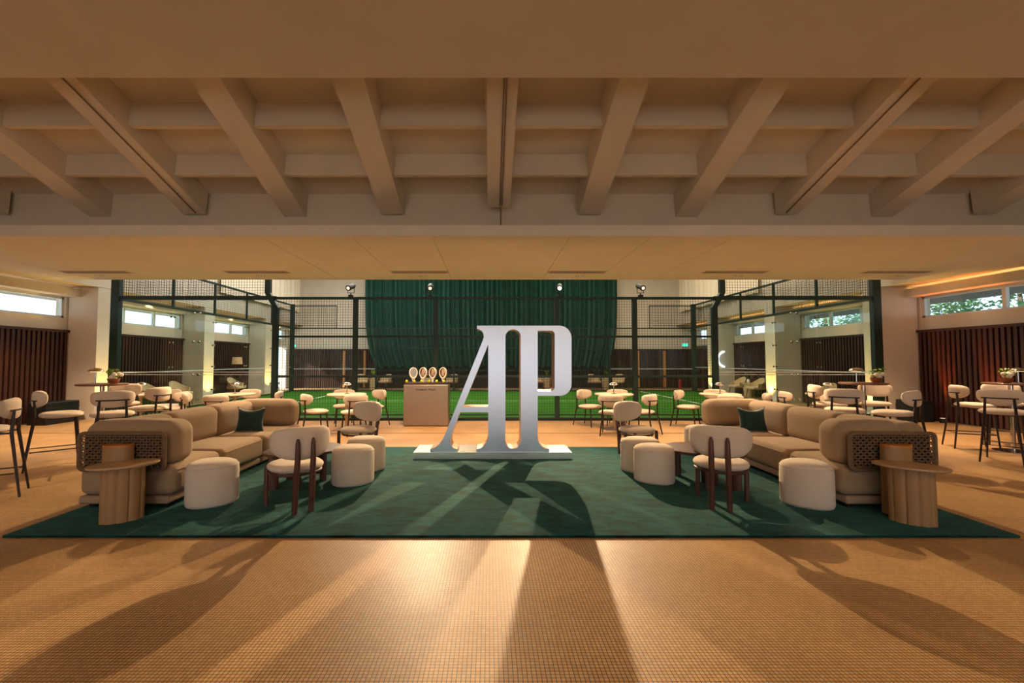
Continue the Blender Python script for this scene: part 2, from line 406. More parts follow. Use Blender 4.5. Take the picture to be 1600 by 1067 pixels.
# near ceiling soffit, waffle ceiling, lower ceiling
struct(MB().box(-10.9, 10.9, -8, 4.31, 4.28, 5.4).build('ceiling_front', CEIL))
SL = .336
def zs(y, off=0): return 4.07+off+SL*(6.85-y)
slab = MB()
slab.add([(-10.9, 4.31, zs(4.31)), (10.9, 4.31, zs(4.31)), (10.9, 6.85, zs(6.85)), (-10.9, 6.85, zs(6.85)),
          (-10.9, 4.31, zs(4.31)+.3), (10.9, 4.31, zs(4.31)+.3), (10.9, 6.85, zs(6.85)+.3), (-10.9, 6.85, zs(6.85)+.3)],
         [(0,3,2,1),(4,5,6,7),(0,1,5,4),(1,2,6,5),(2,3,7,6),(3,0,4,7)])
ceiling = struct(slab.build('ceiling', CEIL))
struct(MB().box(-10.9, 10.9, 6.85, 7.1, 3.29, 5.6).build('wall_upper', CEIL))
for i in range(-6, 8):
    xc = .02+i*1.535 if i else .14
    if abs(xc) > 9.9: continue
    b = MB(); d0 = -.37; w0 = .17
    yv = 6.62 if i == 0 else (6.78 if i % 2 else 6.849)
    za, zb = zs(4.32, d0), zs(yv, d0)
    top = .02
    b.add([(xc-w0, 4.32, za), (xc+w0, 4.32, za), (xc+w0, yv, zb), (xc-w0, yv, zb),
           (xc-w0-.03, 4.32, zs(4.32, top)), (xc+w0+.03, 4.32, zs(4.32, top)), (xc+w0+.03, yv, zs(yv, top)), (xc-w0-.03, yv, zs(yv, top))],
          [(0,3,2,1),(4,5,6,7),(0,1,5,4),(1,2,6,5),(2,3,7,6),(3,0,4,7)])
    b.build('beam', CEIL, ceiling)
    if i in (-3, 0, 3):
        c = MB(); xo = .03 if i == 0 else -.04*(1 if i > 0 else -1)
        for dx in ((-.015, .015) if i == 0 else (0,)):
            c.tube([(xc+xo+dx, 4.4, zs(4.4, d0)-.012), (xc+xo+dx, yv-.05, zs(yv-.05, d0)-.012)], .009, 6)
        if i == 0: c.tube([(xc+xo, yv-.04, zb-.02), (xc+xo, yv-.02, 3.3)], .012, 6)
        c.build('conduit', mat('conduit_grey', rgb(120, 100, 84), .5), ceiling)
for yr in (4.55, 5.27, 6.07):
    r_ = MB()
    z0 = zs(yr)-.29; r_.box(-10.8, 10.8, yr, yr+.08, z0, zs(yr)+.02)
    r_.build('cross_rib', CEIL, ceiling)
# lower ceiling with board seams
lower = struct(MB().box(-10.9, 10.9, 6.5, 10.0, 3.305, 3.43).box(-10.9, 10.9, 6.42, 6.5, 3.28, 3.44).build('ceiling_lower', CEIL2))
seams = sorted([at(px, y, 3.29).x for px, y in ((621, 434), (705, 434), (849, 434), (934, 434), (436, 434), (526, 434), (1022, 434), (1112, 434))]+[-7.6, -8.9, 8.2, 9.5])
ed = [-10.85]+seams+[10.85]
for a, b in zip(ed[:-1], ed[1:]):
    MB().box(a+.004, b-.004, 6.5, 9.99, 3.286, 3.304).build('ceiling_board', CEIL2, lower)
slots = [(98, 202), (353, 450), (611, 701), (856, 947), (1099, 1197), (1350, 1451)]
names = ['far left', 'second from the left', 'left of the big letters', 'right of the big letters', 'second from the right', 'far right']
for (a, b), nm in zip(slots, names):
    pa, pb = at(a, 425, 3.286), at(b, 425, 3.286); y = pa.y
    t = thing('air_vent', 'slim linear air vent in the low ceiling, %s' % nm, 'vent', (0, 0, 0), group='linear air vents')
    MB().box(pa.x, pb.x, y-.11, y+.11, 3.278, 3.286).build('frame', mat('vent_frame', rgb(190, 170, 145), .5), t)
    MB().box(pa.x+.04, pb.x-.04, y-.07, y+.07, 3.274, 3.278).build('slot', mat('vent_slot', rgb(90, 76, 62), .6), t)
    for k in range(2): MB().box(pa.x+.04, pb.x-.04, y-.03+.05*k, y-.02+.05*k, 3.268, 3.274).build('louvre', mat('vent_frame', (0, 0, 0)), t)
    c = at((a+b)/2+5, 431, 3.286)
    d = thing('twin_downlight', 'pair of tiny round ceiling spots beside the vent, %s' % nm, 'downlight', (c.x, c.y, 3.286), group='twin ceiling spots')
    for k in (-1, 1):
        rg = MB(); rg.lathe([(.035, 0), (.035, -.008), (.028, -.01), (.02, -.004)], k*.06, 0, 14); rg.smooth = True
        rg.build('ring', CHROME, d); MB().lathe([(.02, -.002), (.02, -.006)], k*.06, 0, 12).build('lens', LAMPDIM, d)
# side aisle ceilings and the tall hall above the court
for s, side in ((-1, 'left'), (1, 'right')):
    W = 10.72 if s > 0 else 10.55
    a, b = sorted((s*9.8, s*(W+.2)))
    struct(MB().box(a, b, 10.0, 23.3, 3.29, 3.45).build('ceiling_aisle_'+side, CREAM))
    a, b = sorted((s*9.8, s*10.0))
    struct(MB().box(a, b, 10.0, 23.3, 3.45, 7.6).build('wall_hall_'+side, CREAM))
    # pleated cream drapes high on the side wall
    n = 90; V = []; Fs = []
    for k in range(n+1):
        y = 15.8+6.6*k/n; x = s*(9.66+.05*math.sin(k*1.25)+.03*math.sin(k*.37))
        V += [(x, y, 3.9), (x, y, 7.6)]
    for k in range(n): Fs.append((2*k, 2*k+2, 2*k+3, 2*k+1))
    m_ = MB().add(V, Fs); m_.smooth = True
    tag(m_.build('sheer_drape', SHEER, smooth=True, angle=180), 'cream pleated drape high on the %s hall wall' % side, 'drape')
struct(MB().box(-9.98, 9.98, 10.0, 23.3, 7.6, 7.7).build('ceiling_hall', CREAM))
struct(MB().box(-9.98, 9.98, 9.95, 10.05, 3.44, 7.6).build('wall_front_hall', CREAM))
far = struct(MB().box(-10.8, 10.9, 23.2, 23.4, 0, 7.6).build('wall_back', CREAM))
MB().box(-10.5, 10.6, 23.17, 23.2, .02, 2.05).build('backing_board', DARKGAP, far)
fs = MB(); x = -10.45
while x < 10.6: fs.box(x, x+.07, 23.12, 23.17, .02, 2.05); x += .11
stuff(fs.build('slats_beyond', WOOD, far))
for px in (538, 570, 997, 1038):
    p = atY(px, 560, 23.1); MB().box(p.x-.06, p.x+.06, 23.07, 23.12, .05, 1.95).build('pale_batten', mat('tan_batten', rgb(190, 130, 70), .6), far)  # battens in a lighter brown than the slats
# room behind the camera: side returns, back wall with a wide daylight opening
bw = MB().box(-10.9, -6.5, -8.2, -8, 0, 4.4).box(6.5, 10.9, -8.2, -8, 0, 4.4).box(-6.5, 6.5, -8.2, -8, 2.75, 4.4)
struct(bw.build('wall_behind', CREAM))
# doorway far left
dr = MB().box(-10.6, -10.5, 21.55, 21.62, 0, 2.2).box(-10.6, -10.5, 22.78, 22.85, 0, 2.2).box(-10.6, -10.5, 21.55, 22.85, 2.13, 2.2)
struct(dr.build('door_1', FRAME))

# ------------------------------------------------------------------ padel court
turf = MB().box(XL+.05, XR-.05, YN+.06, YF-.05, 0, .03)
tf = tag(turf.build('court_turf', TURF), 'bright green artificial turf of the padel court', 'turf')
for x in (XC-6.7, XC+6.75): MB().box(x-.03, x+.03, YN+.1, YF-.1, .03, .033).build('court_line', LINE, tf)
MB().box(XC-6.7, XC+6.75, 15.55, 15.6, .03, .033).build('court_line', LINE, tf)

def wires(mb, fn, u0, u1, z0, z1, p=.065, r=.0028):
    """rectangular wire mesh on the plane given by fn(u, z, off)"""
    n = int(round((u1-u0)/p)); m = int(round((z1-z0)/p))
    def bar(a, b, d, e):
        v = []
        for q in (a, b):
            for (i, j) in ((-1, -1), (1, -1), (1, 1), (-1, 1)): v.append(Vector(q)+Vector(d)*i*r+Vector(e)*j*r)
        mb.add(v, [(0,1,5,4),(1,2,6,5),(2,3,7,6),(3,0,4,7)])
    U = (Vector(fn(1, 0, 0))-Vector(fn(0, 0, 0))); O = (Vector(fn(0, 0, 1))-Vector(fn(0, 0, 0)))
    for i in range(n+1): u = u0+(u1-u0)*i/n; bar(fn(u, z0, 0), fn(u, z1, 0), U, O)
    for j in range(m+1): z = z0+(z1-z0)*j/m; bar(fn(u0, z, 2*r), fn(u1, z, 2*r), (0, 0, 1), O)
def raw(mb, name, m, parent):
    me = bpy.data.meshes.new(name); me.from_pydata(mb.v, [], mb.f); me.materials.append(m); return link(me, name, parent)
def bolt_mesh():
    b = MB().lathe([(.028, -.012), (.028, .012), (.018, .018)], 0, 0, 10); return b
BOLT = None
def clamp_at(parent, x, y, z, axis):
    global BOLT
    if BOLT is None:
        m = MB(); m.tube([(0, -.018, 0), (0, .018, 0)], .028, 10); BOLT = m.mesh('glass_clamp', CHROME, True)
    o = link(BOLT, 'glass_clamp', parent, (x, y, z), PI/2 if axis else 0)
# near long side
nf = thing('court_fence', 'near side of the padel cage facing the lounge, green steel mesh with glass end bays', 'fence', (XC, YN, 0))
nf_l = lambda mb, name, m, **k: mb_build_world(mb, name, m, nf)
def mb_build_world(mb, name, m, root, raw_=False):
    lx, ly, lz = root.location
    mb.v = [(a-lx, b-ly, c-lz) for a, b, c in mb.v]
    return raw(mb, name, m, root) if raw_ else mb.build(name, m, root)
pxX = lambda px, Y=YN: (px-CX)/F*Y
posts = [pxX(555), pxX(681), pxX(870), pxX(992)]
K0, K1 = pxX(430), pxX(1117)
for x in posts: mb_build_world(MB().box(x-.055, x+.055, YN-.05, YN+.05, 0, 2.98), 'post', GREENST, nf)
for x in (XL, XR): mb_build_world(MB().box(x-.1, x+.1, YN-.06, YN+.06, 0, 4.1), 'corner_post', GREENST, nf)
for x, s in ((K0, -1), (K1, 1)):
    m_ = MB(); x2 = x+s*.2
    m_.box(x-.065, x+.065, YN-.05, YN+.05, 0, 2.74); m_.box(x2-.065, x2+.065, YN-.05, YN+.05, 3.1, 4.05)
    v = [(x-.065, YN-.05, 2.74), (x+.065, YN-.05, 2.74), (x+.065, YN+.05, 2.74), (x-.065, YN+.05, 2.74), (x2-.065, YN-.05, 3.1), (x2+.065, YN-.05, 3.1), (x2+.065, YN+.05, 3.1), (x2-.065, YN+.05, 3.1)]
    m_.add(v, [(0,1,5,4),(1,2,6,5),(2,3,7,6),(3,0,4,7)])
    mb_build_world(m_, 'kinked_post', GREENST, nf)
for z, t in ((2.97, .03), (2.03, .025), (1.06, .03)):
    mb_build_world(MB().box(K0, K1, YN-.03, YN+.03, z-t, z+t), 'rail', GREENST, nf)
for a, b in ((XL, K0), (K1, XR)):
    mb_build_world(MB().box(a, b, YN-.04, YN+.04, 2.93, 3.02), 'rail', GREENST, nf)
    mb_build_world(MB().box(a, b, YN-.03, YN+.03, 3.98, 4.04), 'rail', GREENST, nf)
mb_build_world(MB().box(XL, XR, YN-.06, YN+.06, 0, .07), 'kerb', GREENST, nf)
mb_build_world(MB().box(K0, K1, YN-.02, YN+.02, .12, .15), 'rail', GREENST, nf)
fnN = lambda u, z, o: (u, YN+o, z)
edges = [K0]+posts+[K1]
for a, b in zip(edges[:-1], edges[1:]):
    m_ = MB(); wires(m_, fnN, a+.05, b-.05, .14, 2.95); stuff(mb_build_world(m_, 'wire_mesh', WIRE, nf, True))
for a, b in ((XL+.1, K0-.2), (K1+.2, XR-.1)):
    m_ = MB(); wires(m_, fnN, a, b, 3.03, 3.97); stuff(mb_build_world(m_, 'wire_mesh', WIRE, nf, True))
for a, b in ((XL+.1, K0-.06), (K1+.06, XR-.1)):
    mid = (a+b)/2
    for c, d in ((a, mid-.004), (mid+.004, b)):
        mb_build_world(MB().box(c, d, YN-.005, YN+.005, .07, 2.93), 'glass_panel', GLASS, nf)
    for z in (.5, 1.1, 1.9, 2.6):
        for dx in (-.07, .07): clamp_at(nf, mid+dx-XC, 0, z, 0)
    mb_build_world(MB().box(a, b, YN-.009, YN-.006, 1.16, 1.175).box(a, b, YN-.009, YN-.006, 1.10, 1.11), 'metal_strip', FRAME, nf)
# end walls
for s, x, nm in ((-1, XL, 'left'), (1, XR, 'right')):
    ew = thing('glass_wall', '%s end wall of the padel cage, tall clear glass under wire mesh' % nm, 'glass wall', (x, YN, 0))
    L_ = YF-YN; fnE = lambda u, z, o, x=x: (x+o, YN+u, z)
    for k in range(5):
        a, b = L_*k/5+.06, L_*(k+1)/5-(.0 if k < 4 else .06)
        mb_build_world(MB().box(x-.005, x+.005, YN+a, YN+b-.008, .07, 2.93), 'glass_panel', GLASS, ew)
        if k:
            mb_build_world(MB().box(x-.03, x+.03, YN+a-.09, YN+a-.03, 2.95, 4.0), 'post', GREENST, ew)
            for z in (.5, 1.25, 1.95, 2.7):
                for dy in (-.13, .01): clamp_at(ew, 0, a+dy, z, 1)
    mb_build_world(MB().box(x-.035, x+.035, YN+.1, YF-.08, 2.93, 3.0), 'rail', GREENST, ew)
    mb_build_world(MB().box(x-.025, x+.025, YN+.1, YF-.08, 3.97, 4.03), 'rail', GREENST, ew)
    mb_build_world(MB().box(x-.05, x+.05, YN+.1, YF-.08, 0, .07), 'kerb', GREENST, ew)
    mb_build_world(MB().box(x-.009, x-.006, YN+.1, YF-.1, 1.13, 1.15) if s < 0 else MB().box(x+.006, x+.009, YN+.1, YF-.1, 1.13, 1.15), 'metal_strip', FRAME, ew)
    m_ = MB(); wires(m_, fnE, .08, L_-.08, 3.02, 3.96); stuff(mb_build_world(m_, 'wire_mesh', WIRE, ew, True))
# far long side
ff = thing('court_fence', 'far side of the padel cage before the green curtain', 'fence', (XC, YF, 0))
FA, FB = pxX(588, YF), pxX(952, YF)
for x in (XL, XR): mb_build_world(MB().box(x-.09, x+.09, YF-.06, YF+.06, 0, 4.05), 'corner_post', GREENST, ff)
n = 6
fx = [FA+(FB-FA)*k/n for k in range(n+1)]
for x in fx: mb_build_world(MB().box(x-.045, x+.045, YF-.04, YF+.04, 0, 2.95), 'post', GREENST, ff)
for z in (2.93, 2.0, 1.0): mb_build_world(MB().box(FA, FB, YF-.025, YF+.025, z-.025, z+.025), 'rail', GREENST, ff)
mb_build_world(MB().box(XL, XR, YF-.05, YF+.05, 0, .07), 'kerb', GREENST, ff)
fnF = lambda u, z, o: (u, YF+o, z)
m_ = MB(); wires(m_, fnF, FA, FB, .1, 2.9, .09, .004); stuff(mb_build_world(m_, 'wire_mesh', WIRE, ff, True))
for s, a, b in ((-1, XL+.1, FA-.05), (1, FB+.05, XR-.1)):
    mid = (a+b)/2
    for c, d in ((a, mid-.004), (mid+.004, b)): mb_build_world(MB().box(c, d, YF-.005, YF+.005, .07, 2.9), 'glass_panel', GLASS, ff)
    mb_build_world(MB().box(a, b, YF-.03, YF+.03, 2.9, 2.96), 'rail', GREENST, ff)
    mb_build_world(MB().box(a, b, YF-.012, YF-.006, 1.05, 1.08), 'metal_strip', FRAME, ff)
    c, d = (a, a+1.95) if s < 0 else (b-1.95, b)
    mb_build_world(MB().box(c, d, YF-.02, YF+.02, 3.96, 4.0).box(*((d-.02, d) if s < 0 else (c, c+.02)), YF-.02, YF+.02, 2.95, 4.0), 'rail', GREENST, ff)
    m_ = MB(); wires(m_, fnF, c, d, 2.98, 3.95, .09, .004); stuff(mb_build_world(m_, 'wire_mesh', WIRE, ff, True))

# green curtain
def curtain():
    Y = 22.5; n = 620; rows = 8; V = []; Fs = []
    tl, tr = atY(571, 436, Y).x, atY(964, 436, Y).x; bl, br = atY(586, 574, Y).x, atY(952, 574, Y).x
    for j in range(rows+1):
        g_ = j/rows
        for k in range(n+1):
            u = k/n; q = 1-(1-g_)**2
            x0, x1 = tl+(bl-tl)*(g_**6), tr+(br-tr)*(g_**6)
            ph = u*104*PI
            fold = .10*math.sin(ph)+.05*math.sin(ph*.43+1)+.03*math.sin(ph*2.2)
            zb = 1.1+.1*math.cos(ph/4)**8+.05*math.sin(ph*.5)
            z = 7.6+(zb-7.6)*g_
            V.append((x0+(x1-x0)*u, Y-fold*(.5+.7*g_)-.25*g_**2*math.sin(PI*u)*0, z))
    W_ = n+1
    for j in range(rows):
        for k in range(n): Fs.append((j*W_+k, j*W_+k+1, (j+1)*W_+k+1, (j+1)*W_+k))
    m_ = MB().add(V, Fs)
    return m_.build('stage_curtain', CURT, smooth=True, angle=180)
tag(curtain(), 'tall dark green pleated curtain hanging behind the padel court', 'curtain')

# ------------------------------------------------------------------ cage spotlights
for i, (px, dirn, lab, lit) in enumerate(((547, 1, 'black stage spotlight on the cage rail, leftmost of the four', 0), (672, 1, 'black stage spotlight on the cage rail left of the big letters', 1),
                              (875, -1, 'shining stage spotlight with bright lens on the cage rail above the big letters', 2), (1002, -1, 'black stage spotlight on the cage rail, rightmost of the four', 0))):
    x = pxX(px)
    t = thing('stage_spotlight', lab, 'spotlight', (x, YN, 3.0), group='stage spotlights on the cage')
    MB().box(-.05, .05, -.05, .05, 0, .05).build('clamp', BLACK, t)
    y_ = MB(); y_.tube([(0, 0, .05), (0, 0, .1)], .014, 8); y_.tube([(-.08, 0, .22), (-.08, 0, .1), (.08, 0, .1), (.08, 0, .22)], .01, 6); y_.build('yoke', BLACK, t)
    tgt = {0: Vector((-5.2, 3.6, .2)), 1: Vector((-1.0, 4.2, .2)), 2: Vector((.6, 3.6, .2)), 3: Vector((5.4, 3.6, .2))}[i]
    d = (tgt-Vector((x, YN, 3.25))).normalized(); q = d.to_track_quat('-Z', 'Y').to_matrix().to_4x4()
    b = MB(); b.lathe([(.05, .14), (.062, .12), (.062, -.08), (.072, -.09), (.072, -.13), (.055, -.13)], 0, 0, 18)
    b.v = [tuple(q @ Vector(p)+Vector((0, 0, .25))) for p in b.v]; b.smooth = True; b.build('housing', BLACK, t)
    b = MB(); b.lathe([(.04, -.131), (.04, -.136)], 0, 0, 18); b.v = [tuple(q @ Vector(p)+Vector((0, 0, .25))) for p in b.v]
    b.build('lens', LAMPW if lit == 2 else LAMPDIM, t)
    P = Vector((x, YN, 3.25))+d*.16
    e = (1900, 2200, 3100, 2100)[i]
    light('SPOT', P, e, (1, .72, .42), P+d, .025, angle=50, blend=.75, name='stage_light')

# ------------------------------------------------------------------ rug
ra, rb = at(2, 841), at(1596, 841); rbk = at(800, 700).y
rg = MB(); rg.rbox(ra.x, rb.x, ra.y, rbk, 0, .022, .01, 2); rg.smooth = True
tag(rg.build('rug', RUG), 'large dark green velvet rug under the lounge furniture', 'rug')
RZ = .022

# ------------------------------------------------------------------ monogram letters and plinth
pf = at(645.5, 719.5).y
pl, pr = at(645.5, 719.5).x, at(894, 719.5).x
tag(MB().box(pl, pr, pf, pf+.6, RZ, .115).build('plinth', PLATE), 'low white plinth under the giant silver letters', 'plinth')
def arc(cx, cy, rx, ry, a0, a1, n=8):
    return [(cx+rx*math.cos(math.radians(a0+(a1-a0)*k/n)), cy+ry*math.sin(math.radians(a0+(a1-a0)*k/n))) for k in range(n+1)]
OUT = ([(468, 84)]+[(1045, 84)]+arc(1040, 169, 85, 85, -90, 0)[1:]+arc(1045, 493, 80, 80, 0, 90)+[(890, 573), (890, 850)]
       + [(893, 880), (902, 905), (917, 923), (938, 937), (968, 945)]+[(968, 965), (465, 965), (465, 945)]
       + [(495, 938), (518, 923), (534, 902), (543, 878), (546, 850)]+[(546, 688), (350, 688), (292, 840)]
       + [(284, 872), (283, 900), (292, 925), (310, 940), (332, 946)]+[(332, 965), (142, 965), (142, 945)]
       + [(178, 932), (210, 908), (233, 872), (255, 820)]+[(508, 188), (515, 165), (514, 142), (504, 122), (488, 112), (468, 107)])
H1 = [(546, 215), (370, 650), (546, 650)]
H2 = arc(719, 160, 53, 50, 180, 360, 14)+[(772, 880)]+arc(725, 885, 47, 55, 0, 90, 8)[1:]+arc(712, 885, 47, 55, 90, 180, 8)
H3 = [(890, 119)]+arc(980, 147, 28, 28, -90, 0)+arc(980, 512, 28, 28, 0, 90)+[(890, 540)]
LY = pf+.03
def letters(name, m, parent, depth, conv):
    cu = bpy.data.curves.new(name, 'CURVE'); cu.dimensions = '2D'; cu.fill_mode = 'BOTH'; cu.extrude = depth/2
    for poly in (OUT, H1, H2, H3):
        sp = cu.splines.new('POLY'); sp.points.add(len(poly)-1); sp.use_cyclic_u = True
        for p, (a, b) in zip(sp.points, poly):
            x, z = conv(a, b); p.co = (x, z, 0, 1)
    tmp = bpy.data.objects.new('tmp', cu); COL.objects.link(tmp)
    dg = bpy.context.evaluated_depsgraph_get(); dg.update()
    me = bpy.data.meshes.new_from_object(tmp.evaluated_get(dg)); bpy.data.objects.remove(tmp)
    me.name = name; me.materials.clear()
    me.transform(Matrix.Rotation(PI/2, 4, 'X'))
    return me
def conv_big(a, b):
    p = atY(640+a/4.446, 490+b/4.446, LY); return p.x, p.z
mg = thing('monogram_letters', 'giant brushed silver letters A and P joined, on the white plinth', 'letters', ((pl+pr)/2, LY, .115))
zb0 = conv_big(142, 965)[1]
me = letters('letters', SILVER, mg, .34, conv_big)
me.materials.append(SILVER); me.materials.append(EDGE)
for p in me.polygons: p.material_index = 0 if abs(p.normal.y) > .7 else 1
k = (conv_big(142, 84)[1]-.115)/(conv_big(142, 84)[1]-zb0)
for v in me.vertices: v.co.z = .116+(v.co.z-zb0)*k; v.co.x -= mg.location.x; v.co.z -= .115; v.co.y += .17
lo = link(me, 'letter_body', mg)
bv = lo.modifiers.new('bevel', 'BEVEL'); bv.width = .006; bv.segments = 2; bv.limit_method = 'ANGLE'

# ------------------------------------------------------------------ sofas
def sofa(s):
    side = 'left' if s < 0 else 'right'
    X = lambda u: .17+s*u-s*3.7
    t = thing('sectional_sofa', 'long beige sectional sofa on the %s of the rug, green cushion in its far corner' % side, 'sofa', (.17+s*3.7-.0, 5.8, RZ))
    ox = .17+s*3.7; oy = 5.8
    def rb(name, m, u0, u1, y0, y1, z0, z1, r, puff=0, parent=t, k=4):
        a, b = sorted((.17+s*u0-ox, .17+s*u1-ox)); mb = MB(); mb.rbox(a, b, y0-oy, y1-oy, z0-RZ, z1-RZ, r, k, puff, 5); mb.smooth = True
        return mb.build(name, m, parent, angle=60)
    mods = ((4.3, 5.08), (5.1, 6.03), (6.05, 7.22))
    for i, (a, b) in enumerate(mods):
        rb('base', PLINTHM, 3.26, 4.13, a+.005, b-.005, .065, .145, .025)
        st = rb('seat', SOFA, 3.22, 4.13, a, b, .15, .43, .07, .012)
        # piping round the seat front
        u = MB(); x0 = .17+s*3.215-ox
        u.tube([(x0+s*.0, a+.06-oy, .385-RZ), (x0, b-.06-oy, .385-RZ)], .005, 6); u.build('piping', SOFA, st)
        for (fx_, fy_) in ((3.34, a+.09), (3.34, b-.09), (4.05, a+.09), (4.05, b-.09)):
            f_ = MB(); f_.lathe([(.03, 0), (.035, .045)], .17+s*fx_-ox, fy_-oy, 12); f_.build('foot', BLACKM, t)
    y0 = 4.7 if s < 0 else 4.36
    for a, b in ((y0, 5.2), (5.21, 6.03), (6.04, 6.92)):
        rb('back_cushion', SOFA, 3.84, 4.15, a-(.03 if a > y0 else 0), b+.03, .40, .83, .10, .006)
    rb('end_cushion', SOFA, 3.24, 4.15 if s < 0 else 3.9, 4.33, 4.68, .425, .85, .12, .015)
    rb('end_cushion', SOFA, 3.25, 4.15, 6.9, 7.25, .42, .83, .12, .012)
    # woven rope panel facing the camera
    a, b = sorted((.17+s*3.285-ox, .17+s*4.105-ox)); z0, z1 = .405-RZ, .75-RZ; yy = 4.275-oy
    fr = MB(); r = .045
    pts = []
    for cx_, cz_, a0 in ((b-r, z1-r, 0), (a+r, z1-r, 90), (a+r, z0+r, 180), (b-r, z0+r, 270)):
        for q in range(6):
            th = math.radians(a0+18*q); pts.append((cx_+r*math.cos(th), yy, cz_+r*math.sin(th)))
    pts.append(pts[0]); fr.tube(pts, .019, 8, False); fr.smooth = True; pn = fr.build('panel_frame', ROPE, t)
    wv = MB(); nc, nr = 27, 12
    for i in range(nc):
        x = a+.03+(b-a-.06)*i/(nc-1)
        wv.tube([(x, yy+(.008 if (i+j) % 2 else -.008), z0+.01+(z1-z0-.02)*j/(nr)) for j in range(nr+1)], .0062, 5, False)
    for j in range(nr):
        z = z0+.03+(z1-z0-.06)*j/(nr-1)
        wv.tube([(a+.01+(b-a-.02)*i/(nc), yy+(-.008 if (i+j) % 2 else .008), z) for i in range(nc+1)], .0062, 5, False)
    wv.smooth = True; stuff(wv.build('rope_weave', ROPE, pn))
    # dark backing frame behind weave
    MB().box(a+.02, b-.02, yy+.03, yy+.04, z0+.02, z1-.02).build('backing', mat('weave_backing', rgb(40, 30, 24), .9), pn)
    return t
for s in (-1, 1): sofa(s)

def pillow(x, y, z, rz, lab):
    t = MB(); n = 14; V = []; Fs = []
    for sd in (1, -1):
        for i in range(n+1):
            for j in range(n+1):
                u, v = 2*i/n-1, 2*j/n-1
                pin = 1-.10*(1-abs(u)**2)*abs(v)**2-.0; pin2 = 1-.16*(1-abs(v)**2)*abs(u)**2
                top = .05*(1-u*u)*max(0, v)**2
                th = .075*((1-u**4)*(1-v**4))**.6
                V.append((u*.2*pin2, -sd*th, v*.19*pin-top))
    W_ = n+1; R = W_*W_
    for sd in (0, 1):
        for i in range(n):
            for j in range(n):
                f = (sd*R+i*W_+j, sd*R+(i+1)*W_+j, sd*R+(i+1)*W_+j+1, sd*R+i*W_+j+1); Fs.append(f if sd else f[::-1])
    t.add(V, Fs)
    o = t.build('throw_pillow', PILLOW, smooth=True, angle=100); o.location = (x, y, z); o.rotation_euler = (math.radians(-16), 0, rz)
    tag(o, lab, 'cushion')
pillow(-3.45, 6.42, .60, .15, 'dark green velvet cushion in the corner of the left sofa')
pillow(3.79, 6.42, .60, -.15, 'dark green velvet cushion in the corner of the right sofa')

# ------------------------------------------------------------------ poufs
def pouf(name, x, y, rz, a, b, lab, mirror=1):
    n = 48; base = []
    for k in range(n):
        t = 2*PI*k/n; c, q = math.cos(t), math.sin(t)
        e = 2/2.3; xx = a*abs(c)**e*(1 if c > 0 else -1); yy = b*abs(q)**(2/2.05)*(1 if q > 0 else -1)
        yy *= (1-.22*c*mirror)
        base.append((xx, yy))
    prof = [(.88, 0), (.965, .010), (1, .035), (1.005, .15), (1.0, .335), (.985, .365), (.95, .39), (.88, .41), (.7, .427), (.45, .437), (.2, .44)]
    t = thing(name, lab, 'pouf', (x, y, RZ), rz, 'cream poufs on the rug')
    m_ = MB(); V = []; Fs = []
    for sc_, z in prof:
        for (px_, py_) in base: V.append((px_*sc_, py_*sc_, z))
    for i in range(len(prof)-1):
        for k in range(n): q = (k+1) % n; Fs.append((i*n+k, i*n+q, (i+1)*n+q, (i+1)*n+k))
    Fs.append(tuple(range(n))[::-1]); Fs.append(tuple((len(prof)-1)*n+k for k in range(n)))
    m_.add(V, Fs); m_.smooth = True; m_.build('upholstery', BOUCLE, t, angle=60)
    s_ = MB(); pts = [(px_*.985, py_*.985, .377) for px_, py_ in base]; pts.append(pts[0]); s_.tube(pts, .0035, 5, False); s_.build('seam', BOUCLE, t)
def on(px, py, z=RZ): v = at(px, py, z); return v.x, v.y
def pf_(px, yb, w_px, rz, lab, mir=1, b=.2):
    v = at(px, yb); y = v.y+b; x = (px-CX)/F*y
    a = w_px/2/(F/y*math.hypot(1, x/y))
    pouf('pouf', x, y, rz, a, b, lab, mir)
pf_(338, 800, 84, .35, 'cream pouf in front of the left sofa, nearest its woven end')
pf_(554, 765, 66, .25, 'cream pouf, front one of the two left of the giant letters')
pf_(574, 743, 60, .3, 'cream pouf, rear one of the two left of the giant letters')
pf_(1253, 802, 86, -.35, 'cream pouf in front of the right sofa, nearest its woven end', -1)
pf_(1019, 762, 64, -.25, 'cream pouf, front one of the two right of the giant letters', -1)
pf_(998, 745, 62, -.3, 'cream pouf, rear one of the two right of the giant letters', -1)
pf_(1092, 716, 52, -.2, 'cream pouf half hidden behind the right lounge chair seen from the back', -1)

